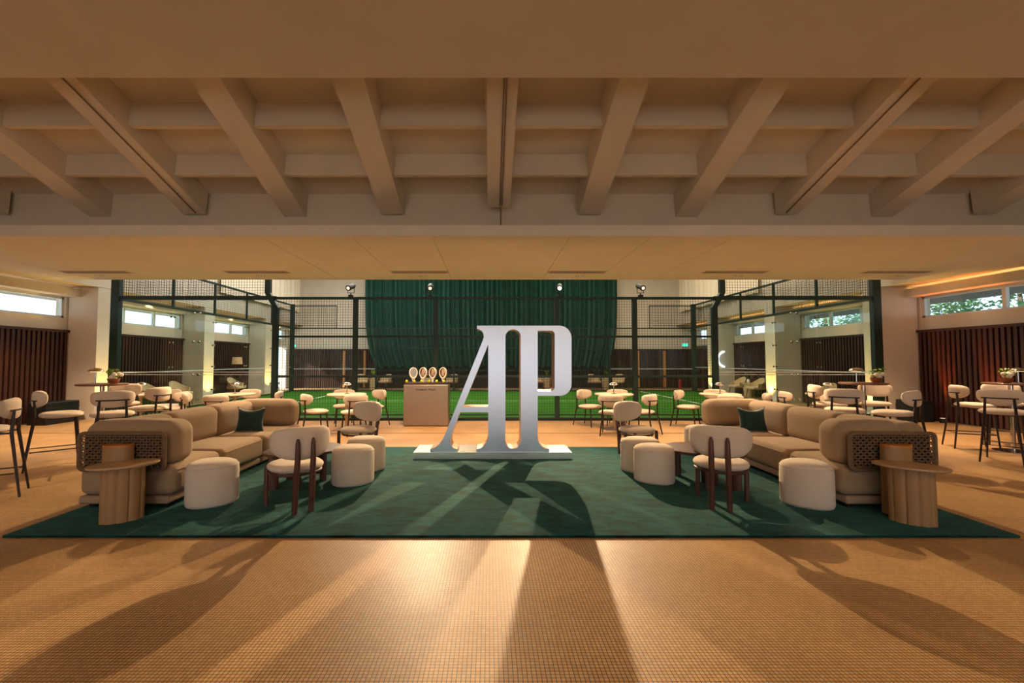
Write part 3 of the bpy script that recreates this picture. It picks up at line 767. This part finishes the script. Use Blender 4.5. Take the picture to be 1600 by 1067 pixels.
# ------------------------------------------------------------------ lounge chairs
def make_lounge():
    t = thing('lounge_chair', 'x', 'chair')
    m_ = MB(); m_.pad(sup(.305, .14, .17, 3.4, 2.3), .11, .36, 7, 48, .66, upright=True, M=Matrix.Translation((0, -.26, 0)), flat=5)
    m_.build('backrest', BOUCLE, t, True, 80)
    m_ = MB(); m_.pad(sup(.255, .24, .24, 2.4), .095, 0, 7, 48, .40, flat=5); m_.build('seat', BOUCLE, t, True, 80)
    fr = MB(); pts = [(.235*math.cos(a), .22*math.sin(a), .345) for a in [2*PI*k/28 for k in range(29)]]
    fr.tube(pts, .014, 8, False); fr.smooth = True; fr.build('seat_ring', WALNUT, t)
    for sx in (-1, 1):
        l = MB(); l.tube([(sx*.075, -.27, 0), (sx*.073, -.29, .3), (sx*.07, -.325, .50), (sx*.07, -.325, .66), (sx*.07, -.32, .70)], [.026, .027, .026, .021, .010], 14); l.smooth = True; l.build('leg', WALNUT, t)
    for sx in (-1, 1):
        l = MB(); l.tube([(sx*.225, .17, 0), (sx*.225, .17, .36), (sx*.225, .17, .385), (sx*.225, .17, .395)], [.024, .024, .02, .01], 14); l.smooth = True; l.build('leg', WALNUT, t)
    return t
LC = Placer(make_lounge())
def rot_to(dx, dy): return math.atan2(-dx, dy)
v = at(463, 783); LC((-1.92, 4.42, RZ), rot_to(-.62, .78), 'cream lounge chair on the left side of the rug, seen from behind', 'lounge chairs on the rug')
LC((2.33, 4.50, RZ), rot_to(.48, .87), 'cream lounge chair on the right side of the rug, seen from behind', 'lounge chairs on the rug')
LC((2.19, 6.62, RZ), rot_to(.5, -.87), 'cream lounge chair at the right rear edge of the rug, facing the right sofa', 'lounge chairs on the rug')
LC((-1.95, 6.62, RZ), rot_to(-.5, -.87), 'cream lounge chair at the left rear edge of the rug, facing the left sofa', 'lounge chairs on the rug')

# ------------------------------------------------------------------ coffee tables
def coffee(x, y, r, z, lab, rz=0):
    t = thing('coffee_table', lab, 'table', (x, y, RZ), rz, 'round walnut coffee tables')
    m_ = MB(); m_.lathe([(r-.03, z-.04), (r, z-.03), (r+.004, z-.015), (r, z-.004), (r-.01, z)], 0, 0, 40); m_.smooth = True; m_.build('tabletop', WALNUT, t)
    for k in range(3):
        a = 2*PI*k/3+.5; l = MB(); M = Matrix.Translation((.6*r*math.cos(a), .6*r*math.sin(a), 0)) @ Matrix.Rotation(a, 4, 'Z')
        l.prism([(.055*math.cos(q*PI/8), .028*math.sin(q*PI/8)) for q in range(16)], 0, z-.035, M); l.smooth = True; l.build('leg', WALNUT, t)
for s in (-1, 1):
    nm = 'left' if s < 0 else 'right'
    coffee(.17+s*2.36, 5.48, .37, .36, 'larger low round walnut table between %s sofa and lounge chairs' % nm, 0 if s > 0 else PI/3)
    coffee(.17+s*2.42, 5.02, .27, .42, 'smaller round walnut table nested over the larger one by the %s sofa' % nm, .9)

# ------------------------------------------------------------------ side tables
def oval(a, b, n=40): return [(a*math.cos(2*PI*k/n), b*math.sin(2*PI*k/n)) for k in range(n)]
def side_table(x, y, rz, s, lab):
    t = thing('side_table', lab, 'side table', (x, y, RZ), rz, 'oval stone side tables')
    m_ = MB(); a, b = .265, .18
    V = []; Fs = []; n = 40; prof = [(.93, .475), (.985, .482), (1, .492), (.985, .50)]
    for sc_, z in prof: V += [(p[0]*sc_, p[1]*sc_, z) for p in oval(a, b)]
    for i in range(3):
        for k in range(n): q = (k+1) % n; Fs.append((i*n+k, i*n+q, (i+1)*n+q, (i+1)*n+k))
    Fs += [tuple(range(n))[::-1], tuple(3*n+k for k in range(n))]
    m_.add(V, Fs); m_.smooth = True; m_.build('tabletop', STONE, t, angle=50)
    # fluted column body: scallops
    pts = []
    nf_ = 10
    for k in range(nf_):
        a0, a1 = 2*PI*k/nf_, 2*PI*(k+1)/nf_
        for q in range(6):
            th = a0+(a1-a0)*q/6; bump_ = 1+.05*math.sin(PI*q/6)-(.06 if q == 0 else 0)
            pts.append((.155*math.cos(th)*bump_, .105*math.sin(th)*bump_))
    c = MB(); c.prism(pts, 0, .476); c.smooth = True; c.build('fluted_column', OAK, t, angle=30)
side_table(-3.30, 4.03, math.radians(38), -1, 'oval side table on a fluted column before the woven end of the left sofa')
side_table(3.74, 3.97, math.radians(-38), 1, 'oval side table on a fluted column before the woven end of the right sofa')
def drum(x, y, rz, lab):
    t = thing('accent_table', lab, 'side table', (x, y, RZ), rz, 'slim half-round side tables')
    n = 16; poly = [(.13*math.cos(PI+PI*k/n), .09*math.sin(PI+PI*k/n)) for k in range(n+1)]+[(.13, .03), (-.13, .03)]
    c = MB(); c.prism(poly, 0, .62); c.smooth = True; c.build('column', OAK, t, angle=30)
    c = MB(); c.prism([(p[0]*1.02, p[1]*1.02) for p in poly], .621, .64); c.build('top', mat('amber_top', rgb(190, 120, 50), .4), t)
drum(-3.5, 4.2, 0, 'slim half-round pedestal table against the woven end of the left sofa')
drum(3.83, 4.2, 0, 'slim half-round pedestal table against the woven end of the right sofa')

# ------------------------------------------------------------------ dining / bar chairs
def make_chair(bar):
    sh = .73 if bar else .45; tp = 1.04 if bar else .79
    t = thing('bar_chair' if bar else 'dining_chair', 'x', 'chair')
    m_ = MB(); m_.pad(sup(.262, .10, .125, 3.6, 2.3), .085, .30, 6, 40, tp-.1, upright=True, M=Matrix.Translation((0, -.25, 0)), flat=5); m_.build('backrest', BOUCLE, t, True, 80)
    m_ = MB(); m_.pad(sup(.245, .23, .225, 2.7), .08, 0, 6, 40, sh-.02, flat=5); m_.build('seat', BOUCLE, t, True, 80)
    zb = tp-.125; R = .335
    bb = MB(); bb.tube([(R*math.sin(a), -.25-.045+(R-R*math.cos(a)), zb) for a in [(-.55+1.1*k/10) for k in range(11)]], .009, 6); bb.smooth = True; bb.build('back_bar', BLACKM, t)
    lb = .0 if bar else 0
    ex = .05 if bar else .035
    for sx in (-1, 1):
        xr, yr_ = R*math.sin(.42), -.25-.045+(R-R*math.cos(.42))
        l = MB(); l.tube([(sx*(xr+.02+ex), yr_-.03-ex, 0), (sx*(xr+.012), yr_+.01, sh-.05), (sx*xr, yr_, zb+.005)], [.011, .017, .014], 8); l.smooth = True; l.build('leg', BLACKM, t)
    for sx in (-1, 1):
        l = MB(); l.tube([(sx*(.17+ex*.6), .16+ex*.8, 0), (sx*.165, .15, sh-.05)], [.011, .017], 8); l.smooth = True; l.build('leg', BLACKM, t)
    zf = sh-.055
    fr = MB(); fr.tube([(-.165, .15, zf), (-.16, -.24, zf), (.16, -.24, zf), (.165, .15, zf), (-.165, .15, zf)], .010, 6, False); fr.build('seat_frame', BLACKM, t)
    if bar:
        zz = .25
        fr = MB(); xr = R*math.sin(.42)+.035+.02; xf = .17+.02
        fr.tube([(-xf, .175, zz), (-xr, -.29, zz), (xr, -.29, zz), (xf, .175, zz), (-xf, .175, zz)], .008, 6, False); fr.build('footrest', BLACKM, t)
    return t
DC = Placer(make_chair(False)); BC = Placer(make_chair(True))

def make_table(bar):
    h = 1.09 if bar else .75; r = .32 if bar else .40
    t = thing('bar_table' if bar else 'dining_table', 'x', 'table')
    m_ = MB(); m_.lathe([(r-.012, h-.03), (r, h-.02), (r, h-.006), (r-.006, h)], 0, 0, 40); m_.smooth = True; m_.build('tabletop', BRASSD if bar else TABLE, t)
    m_ = MB(); m_.lathe([(.03, .02), (.03, h-.03)], 0, 0, 14); m_.smooth = True; m_.build('pole', CHROME if bar else mat('tan_pole', rgb(190, 160, 130), .3, .5), t)
    m_ = MB()
    if bar: m_.lathe([(.24, 0), (.24, .012), (.04, .022)], 0, 0, 32); m_.smooth = True
    else: m_.rbox(-.21, .21, -.21, .21, 0, .015, .006, 2)
    m_.build('base_plate', CHROME if bar else mat('brushed_steel', rgb(150, 135, 120), .35, .8), t)
    return t
DT = Placer(make_table(False)); BT = Placer(make_table(True))
def make_lamp(sc_):
    t = thing('table_lamp', 'x', 'lamp'); k = sc_
    m_ = MB(); m_.lathe([(.05*k, 0), (.05*k, .008), (.012*k, .014)], 0, 0, 20); m_.smooth = True; m_.build('base', CHROME, t)
    m_ = MB(); m_.lathe([(.011*k, .01), (.011*k, .2*k)], 0, 0, 12); m_.smooth = True; m_.build('stem', CHROME, t)
    m_ = MB(); m_.lathe([(.10*k, .185*k), (.102*k, .19*k), (.09*k, .215*k), (.055*k, .235*k), (.01*k, .245*k)], 0, 0, 28); m_.smooth = True; m_.build('dome_shade', CHROME, t)
    m_ = MB(); m_.lathe([(.07*k, .181*k), (.07*k, .185*k)], 0, 0, 20); m_.build('diffuser', mat('lamp_glow', (1, .75, .45), .5, emit=2.5), t)
    return t
TL = Placer(make_lamp(1.0))
def flowers(x, y, z, lab, pot='bowl'):
    t = thing('flower_arrangement', lab, 'flowers', (x, y, z), 0, 'flower bowls on the bar tables')
    m_ = MB(); m_.lathe([(.045, 0), (.07, .03), (.085, .08), (.078, .08), (.06, .04)], 0, 0, 20); m_.smooth = True; m_.build('bowl', TERRA, t)
    rnd = random.Random(int(abs(x*100)))
    f = MB()
    for k in range(7):
        cx_, cy_, cz_ = rnd.uniform(-.03, .09), rnd.uniform(-.06, .05), .11+rnd.uniform(-.01, .045)
        r = .035; f = MB(); f.lathe([(.01, -r), (r*.8, -r*.6), (r, 0), (r*.8, r*.6), (.008, r*.9)], cx_, cy_, 10, cz_); f.smooth = True; f.build('blossom', FLOWER, t)
    lf = MB()
    for k in range(26):
        c = Vector((rnd.uniform(-.09, .09), rnd.uniform(-.06, .06), .1+rnd.uniform(0, .13))); d = Vector((rnd.uniform(-1, 1), rnd.uniform(-1, 1), rnd.uniform(-.3, 1))).normalized(); u = d.orthogonal().normalized()
        lf.add([c-d*.035, c+u*.018, c+d*.035, c-u*.018], [(0, 1, 2, 3)])
    stuff(lf.build('leaves', LEAF, t))
    return t

spots = [(-1, 'dining table nearest the left of the letters, by the cage mesh', at(542, 612, .75), (221, 112, 300, 50)),
         (0, 'round cream dining table behind the middle of the left sofa', at(367, 612, .75), (277, 97, 205, 20)),
         (0, 'round cream dining table behind the bar table left', at(220, 612, .75), (273, 85, 5)),
         (0, 'round cream dining table right of the giant letters, by the cage mesh', at(959, 612, .75), (250, 127, 310, 69)),
         (0, 'round cream dining table behind the far end of the right sofa', at(1125, 612, .75), (140, 255, 70, 335)),
         (0, 'round cream dining table behind the bar tables right', at(1294, 612, .75), (170, 240, 60))]
tnames = ['the table left of the giant letters', 'the table behind the left sofa', 'the table behind the left bar table',
          'the table right of the giant letters', 'the table behind the right sofa', 'the table behind the right bar table']
def quad(phi):
    phi %= 360
    return ('right' if phi < 35 or phi >= 325 else 'rear right' if phi < 80 else 'rear' if phi < 100 else 'rear left' if phi < 150 else 'left' if phi < 215 else 'front left' if phi < 262 else 'front' if phi < 280 else 'front right')
for i, (_, lab, c, phis) in enumerate(spots):
    Y = 9.35; X_ = c.x/c.y*Y
    DT((X_, Y, 0), 0, 'round cream dining table'+tnames[i][9:], 'round dining tables')
    TL((X_, Y, .75), 0, 'small chrome dome lamp on '+tnames[i], 'chrome dome lamps')
    for ph in phis:
        a = math.radians(ph); r = .64
        DC((X_+r*math.cos(a), Y+r*math.sin(a), 0), rot_to(-math.cos(a), -math.sin(a)), 'cream dining chair, %s of %s' % (quad(ph), tnames[i]), 'cream dining chairs')
bars = [('the bar table left of the left sofa', (-6.03, 6.9), None), ('the bar table behind the right sofa', (6.07, 7.2), None), ('the bar table at the right edge', (8.35, 7.1), None)]
for i, (nm, (X_, Y), phis) in enumerate(bars):
    BT((X_, Y, 0), 0, ['tall round brown bar table beyond the woven end of the left sofa', 'tall round brown bar table behind the right sofa', 'tall round brown bar table at the right edge'][i], 'round bar tables')
    if phis:
        for ph in phis:
            a = math.radians(ph); r = .66
            BC((X_+r*math.cos(a), Y+r*math.sin(a), 0), rot_to(-math.cos(a), -math.sin(a)), 'cream bar chair at the %s of %s' % (quad(ph), nm), 'cream bar chairs')
for (cx_, cy_, fx_, fy_, lab) in ((7.42, 6.42, .82, .57, 'front of the bar table at the right edge'), (8.04, 7.36, .85, -.4, 'left of the bar table at the right edge'),
        (8.85, 7.65, -.67, -.74, 'rear of the bar table at the right edge'), (9.0, 6.95, -1, .1, 'right of the bar table at the right edge'),
        (-5.9, 6.12, .69, .72, 'front left of the left bar table, seen from its side'), (-5.22, 6.15, -.65, .76, 'front of the left bar table, its back to the camera'),
        (-5.32, 6.9, -1, .05, 'right of the left bar table'), (-6.3, 7.6, .4, -.9, 'rear of the left bar table'),
        (5.3, 6.63, .63, .77, 'front of the bar table behind the right sofa'), (5.74, 7.5, .9, -.3, 'left of the bar table behind the right sofa'),
        (5.70, 6.27, -.55, .83, 'right of the bar table behind the right sofa'), (6.6, 7.65, -.8, -.6, 'rear of the bar table behind the right sofa'),
        (-5.4, 4.72, -.8, -.6, 'left edge of the photo, cut off')):
    BC((cx_, cy_, 0), rot_to(fx_, fy_), 'cream bar chair at the '+lab, 'cream bar chairs')
for (x, y, lab) in ((-6.17, 6.93, 'the bar table left of the left sofa'), (5.98, 7.22, 'the bar table behind the right sofa'), (8.5, 7.12, 'the bar table at the right edge')):
    TL((x, y, 1.09), 0, 'chrome dome lamp on '+lab, 'chrome dome lamps')
flowers(-5.84, 6.88, 1.09, 'white flowers and green leaves in a bowl on the left bar table')
flowers(6.2, 7.1, 1.09, 'white flowers and green leaves in a bowl on the bar table behind the right sofa')
flowers(8.23, 7.05, 1.09, 'white flowers and green leaves in a bowl on the bar table at the right edge')

# ------------------------------------------------------------------ kiosk with rackets and balls
ka, kb = at(630, 666), at(700, 666); KY = ka.y; KX = (ka.x+kb.x)/2; KW = kb.x-ka.x
kz = atY(630, 598, KY).z
t = thing('display_counter', 'champagne metal display counter carrying padel rackets, left of the giant letters', 'counter', (KX, KY+.25, 0))
mb = MB(); mb.rbox(-KW/2, KW/2, -.25, .25, .01, kz-.045, .012, 2); mb.build('cabinet', KIOSK, t)
mb = MB(); mb.box(-KW/2+.02, KW/2-.02, -.23, .23, kz-.045, kz); mb.build('countertop', mat('dark_brown_top', rgb(60, 36, 28), .4), t)
def text_mesh(name, txts, m, parent, loc):
    x = 0
    objs = []
    for txt, size in txts:
        cu = bpy.data.curves.new(name, 'FONT'); cu.body = txt; cu.size = size; cu.extrude = .001; cu.offset = .0012; cu.space_character = 1.0
        tmp = bpy.data.objects.new('tmp', cu); COL.objects.link(tmp)
        dg = bpy.context.evaluated_depsgraph_get(); dg.update()
        me = bpy.data.meshes.new_from_object(tmp.evaluated_get(dg)); bpy.data.objects.remove(tmp)
        xs_ = [v.co.x for v in me.vertices]; wdt = max(xs_)
        me.materials.clear(); me.materials.append(m)
        for v in me.vertices: v.co.x = (v.co.x+x)
        x += wdt+size*.06+(.02 if txt.endswith('S') else 0)
        objs.append(me)
    bm = bmesh.new()
    for me in objs: bm.from_mesh(me)
    out = bpy.data.meshes.new(name); bm.to_mesh(out); bm.free(); out.materials.append(m)
    sx = .44/x
    for v in out.vertices: v.co.x = (v.co.x-x/2)*sx
    out.transform(Matrix.Rotation(PI/2, 4, 'X')); o = link(out, name, parent, loc); return o
text_mesh('lettering', [('A', .062), ('UDEMARS', .046), (' P', .062), ('IGUET', .046)], mat('ink', rgb(40, 34, 30), .5), t, (0, -.2525, kz-.17))
for i, px in enumerate((646, 661.5, 676.5, 692.5)):
    rx = pxX(px, KY+.15)-0
    bronze = i > 0
    r = thing('padel_racket', ['white padel racket with silver face', 'white padel racket with bronze face, second from left', 'white padel racket with bronze face, third from left', 'white padel racket with bronze face, rightmost'][i]+', standing on the display counter', 'racket', (rx, KY+.15, kz), math.radians(24 if i == 0 else -24), 'padel rackets on the counter')
    m_ = MB(); ho = sup(.095, .12, .14, 2.0, 1.8)
    pts = [ho(2*PI*k/36) for k in range(36)]
    m_.prism(pts, -.019, .019, Matrix.Translation((0, 0, .22)) @ Matrix.Rotation(PI/2, 4, 'X')); m_.build('head', WHITEP, r, True, 30)
    m_ = MB(); m_.prism([(a*.78, b*.78+.01) for a, b in pts], -.0195, .0205, Matrix.Translation((0, 0, .22)) @ Matrix.Rotation(PI/2, 4, 'X')); m_.build('face_plate', mat('bronze_face', rgb(84, 60, 42), .5) if bronze else mat('silver_face', rgb(150, 158, 165), .4, .3), r, True, 30)
    if bronze:
        lm = letters('logo', None, None, .002, lambda a, b: ((a-600)*.00011, (520-b)*.00016))
        lm.materials.append(mat('pale_print', rgb(214, 196, 170), .5)); link(lm, 'logo', r, (0, -.0215, .225))
    m_ = MB(); m_.tube([(-.03, 0, .09), (-.008, 0, .03), (0, 0, 0)], .012, 8); m_.tube([(.03, 0, .09), (.008, 0, .03), (0, 0, 0)], .012, 8); m_.smooth = True; m_.build('throat', WHITEP, r)
for i, px in enumerate((636, 647.6, 659, 671, 682.5, 694)):
    x = pxX(px, KY+.04); rr = .032
    b = MB(); b.lathe([(rr*math.sin(PI*k/12)+.0001, rr-rr*math.cos(PI*k/12)) for k in range(13)], 0, 0, 20); b.smooth = True
    o = b.build('padel_ball', BALL, angle=180); o.location = (x, KY+.04, kz)
    tag(o, 'yellow padel ball on the display counter, %s from the left' % ['first', 'second', 'third', 'fourth', 'fifth', 'last'][i], 'ball', 'yellow balls on the counter')

# ------------------------------------------------------------------ far seating
def make_tub(m):
    t = thing('tub_chair', 'x', 'armchair')
    V = []; Fs = []; n = 18; R = .3
    for rr, up in ((R, 0), (R-.045, 1)):
        for k in range(n+1):
            a = math.radians(-20+220*k/n)+PI; x, y = rr*math.cos(a), rr*math.sin(a)*1.0
            h = .56+.22*max(0, math.sin(math.radians(-20+220*k/n)))**1.5
            V += [(x*.92, y*.92, .36), (x*1.05, y*1.05, h)]
    m_ = MB(); W_ = 2*(n+1)
    for k in range(n):
        Fs += [(2*k, 2*k+2, 2*k+3, 2*k+1), (W_+2*k, W_+2*k+1, W_+2*k+3, W_+2*k+2), (2*k+1, 2*k+3, W_+2*k+3, W_+2*k+1), (2*k, W_+2*k, W_+2*k+2, 2*k+2)]
    Fs += [(0, 1, W_+1, W_), (2*n, W_+2*n, W_+2*n+1, 2*n+1)]
    m_.add(V, Fs); m_.build('shell', m, t, True, 50)
    m_ = MB(); m_.rbox(-.25, .25, -.24, .26, .34, .44, .04, 3, .01); m_.build('seat_cushion', m, t, True, 60)
    for sx in (-1, 1):
        for sy in (-1, 1):
            l = MB(); l.tube([(sx*.24, sy*.23, 0), (sx*.19, sy*.18, .35)], [.011, .018], 8); l.build('leg', WALNUT if m is TAN else m, t)
    return t
TC = Placer(make_tub(TAN)); BLU = Placer(make_tub(LTBLUE))
def tubs(px, Y, side, lab):
    TC(((px-CX)/F*Y, Y, 0), rot_to(side, -1), 'woven tan tub chair '+lab, 'tan tub chairs beyond the court')
FY = 22.0
tubs(566, FY, .5, 'by the far wall, left of the vase left of the counter')
tubs(603, FY, -.5, 'by the far wall, right of the vase left of the counter')
tubs(667, FY, .5, 'by the far wall, seen behind the rackets')
tubs(706, FY, -.5, 'by the far wall, just right of the display counter')
tubs(838, FY, .5, 'by the far wall, seen through the bowl of the letter P')
tubs(928, FY, .5, 'by the far wall, left of the pedestal right of the letters')
tubs(966, FY, -.5, 'by the far wall, right of the pedestal right of the letters')
for px, y_, lab in ((1151, 18.2, 'in the right aisle behind the glass, left of its pedestal'), (1180, 17.0, 'in the right aisle behind the glass, right of its pedestal'),
                    (1262, 13.2, 'in the right aisle beyond the second pillar'), (372, 17.4, 'in the left aisle behind the court glass under the shaded lamp'),
                    (240, 13.2, 'in the left aisle behind the court glass, first bay'), (284, 14.4, 'in the left aisle behind the court glass, beside the first pillar')):
    X_ = (px-CX)/F*y_; X_ = math.copysign(min(max(abs(X_), 9.95), 10.2), X_)
    TC((X_, y_, 0), rot_to(-X_, -1.0), 'woven tan tub chair '+lab, 'tan tub chairs beyond the court')
BLU((-10.0, 20.4, 0), rot_to(1, .2), 'pale blue shell chair in daylight near the far left doorway')
def pedestal(px, Y, lab, X_=None):
    X_ = (px-CX)/F*Y if X_ is None else X_
    t = thing('plant_pedestal', lab, 'side table', (X_, Y, 0), 0, 'round pedestals with plants')
    m_ = MB(); m_.lathe([(.16, 0), (.17, .02), (.2, .5), (.22, .52), (.22, .56)], 0, 0, 20); m_.smooth = True; m_.build('pedestal', TAN, t)
    v_ = thing('potted_plant', 'small plant on the '+lab.split(' ', 1)[1], 'plant', (X_, Y, .56), 0, 'plants on pedestals')
    m_ = MB(); m_.lathe([(.05, 0), (.07, .06), (.04, .13), (.045, .15)], 0, 0, 14); m_.smooth = True; m_.build('vase', WHITEP, v_)
    lf = MB(); rnd = random.Random(px)
    for k in range(30):
        c = Vector((rnd.uniform(-.1, .1), rnd.uniform(-.08, .08), .2+rnd.uniform(0, .2))); d = Vector((rnd.uniform(-.6, .6), rnd.uniform(-.6, .6), 1)).normalized(); u = d.orthogonal().normalized()
        lf.add([c-d*.06, c+u*.025, c+d*.06, c-u*.025], [(0, 1, 2, 3)])
    stuff(lf.build('leaves', LEAF, v_))
pedestal(584, FY+.1, 'round woven pedestal at the far wall left of the display counter')
pedestal(854, FY+.1, 'round woven pedestal at the far wall, seen through the letter P')
pedestal(946, FY+.1, 'round woven pedestal at the far wall right of the giant letters')
pedestal(1165, 17.62, 'round woven pedestal in the right aisle behind the court glass', 10.3)
# shaded lamp in left aisle
t = thing('floor_lamp', 'lamp with a tan drum shade in the left aisle behind the court glass', 'lamp', (-10.05, 17.6, 0))
m_ = MB(); m_.lathe([(.14, 0), (.14, .015), (.015, .03), (.012, 1.3)], 0, 0, 18); m_.smooth = True; m_.build('stand', BLACKM, t)
m_ = MB(); m_.lathe([(.19, 1.3), (.17, 1.58)], 0, 0, 24); m_.smooth = True; m_.build('lamp_shade', SHADE, t)

# black boxes, uplights, extinguisher, signs, ring light
def box_speaker(x, y, lab, w_=.5):
    t = thing('equipment_case', lab, 'case', (x, y, 0))
    m_ = MB(); m_.rbox(-.22, .22, -w_/2, w_/2, .0, .5, .02, 2); m_.build('case_body', BLACK, t)
    MB().box(-.225, .225, -w_/2-.005, w_/2+.005, .36, .38).build('lid_band', mat('dark_grey', rgb(34, 34, 36), .5), t)
box_speaker(-10.1, 10.3, 'black equipment case against the left slatted wall', .8)
box_speaker(10.22, 10.68, 'black equipment case against the right slatted wall', .5)
def uplight(x, y, aim, col, e, lab, ang=60):
    t = thing('uplight', lab, 'uplight', (x, y, 0), 0, 'floor uplights')
    m_ = MB(); m_.lathe([(.06, 0), (.06, .10), (.05, .11)], 0, 0, 14); m_.smooth = True; m_.build('can', BLACK, t)
    MB().lathe([(.045, .108), (.045, .113)], 0, 0, 14).build('lens', LAMPDIM, t)
    light('SPOT', (x, y, .13), e, col, aim, .03, angle=ang, blend=.8, name='uplight_beam')
for s in (-1, 1):
    for i, y in enumerate(PIL[2:]):
        sd = 'left' if s < 0 else 'right'
        uplight(9.6 if s > 0 else -9.45, y+.28, (s*9.82, y+.28, 1.5), YEL, 170, 'small black uplight at the foot of the %s pillar, %s from the front' % (sd, ('first', 'second', 'third')[i]), 90)
uplight(10.5, 10.3, (10.63, 10.3, 1.5), (1, .2, .02), 420, 'small black uplight glowing on the right slats, nearer the pillar', 30)
uplight(10.5, 9.4, (10.63, 9.4, 1.5), (1, .2, .02), 420, 'small black uplight glowing on the right slats, nearer the camera', 30)
t = thing('fire_extinguisher', 'red fire extinguisher at the far wall beyond the court, right side', 'extinguisher', ((1062-CX)/F*22.8, 22.8, 0))
m_ = MB(); m_.lathe([(.08, 0), (.085, .03), (.085, .4), (.05, .46), (.03, .5)], 0, 0, 16); m_.smooth = True; m_.build('cylinder_body', CORAL, t)
m_ = MB(); m_.box(-.06, .06, -.02, .02, .5, .54); m_.tube([(.05, 0, .52), (.11, 0, .45), (.11, 0, .2)], .012, 6); m_.build('valve_and_hose', BLACK, t)
for px, py, lab, Y in ((456, 540.5, 'small green exit sign near the far left doorway', 23.16), (1070, 539, 'small green exit sign on the far right wall', 23.16)):
    p = atY(px, py, Y); X_ = max(-10.3, min(10.4, p.x)); t = thing('exit_sign', lab, 'sign', (X_, Y, p.z), 0)
    MB().box(-.16, .16, -.03, .03, -.09, .09).build('housing', FRAME, t); MB().box(-.14, .14, -.035, -.031, -.07, .07).build('lit_face', EXITG, t)
pts = [(.22*math.cos(a), 0, .22*math.sin(a)) for a in [math.radians(95+170*k/20) for k in range(21)]]
r = MB(); r.tube(pts, .018, 8); r.smooth = True; o = r.build('crescent_light', NEON); o.location = (10.27, 19.275, 1.5); o.scale = (1.35, 1, 1.5)
tag(o, 'glowing white crescent light on the far right pillar', 'light')

# ------------------------------------------------------------------ trees outside the windows
def tree(x, y, h, lab, seed):
    rnd = random.Random(seed); t = thing('tree', lab, 'tree', (x, y, -.22), 0, 'trees outside the windows')
    tr = MB(); tr.tube([(0, 0, 0), (.1, .05, h*.4), (0, .1, h*.8)], [.16, .12, .05], 8); tr.smooth = True; tr.build('trunk', BARK, t)
    V = []; Fs = []
    for k in range(5200):
        d = Vector((rnd.gauss(0, 1), rnd.gauss(0, 1), rnd.gauss(0, 1))).normalized()*rnd.uniform(.3, 1)**.5
        c = Vector((d.x*2.1, d.y*2.3, h*.72+d.z*2.0)); u = Vector((rnd.uniform(-1, 1), rnd.uniform(-1, 1), rnd.uniform(-1, 1))).normalized(); q = u.orthogonal().normalized()
        l = rnd.uniform(.06, .12); b = len(V); V += [c-u*l, c+q*l*.5, c+u*l, c-q*l*.5]; Fs.append((b, b+1, b+2, b+3))
    me = bpy.data.meshes.new('foliage'); me.from_pydata(V, [], Fs); me.materials.append(TREE); stuff(link(me, 'foliage', t))
for i, (x, y, h, lab) in enumerate(((16.5, 9.5, 5.2, 'leafy tree outside the nearest right window'), (17, 14, 5, 'leafy tree outside the second right window'), (17.5, 18.5, 5.2, 'leafy tree outside the third right window'),
                                    (18, 23.5, 5.4, 'leafy tree outside the farthest right window'), (-26, 16, 3.6, 'leafy tree outside the left windows'))): tree(x, y, h, lab, i+3)
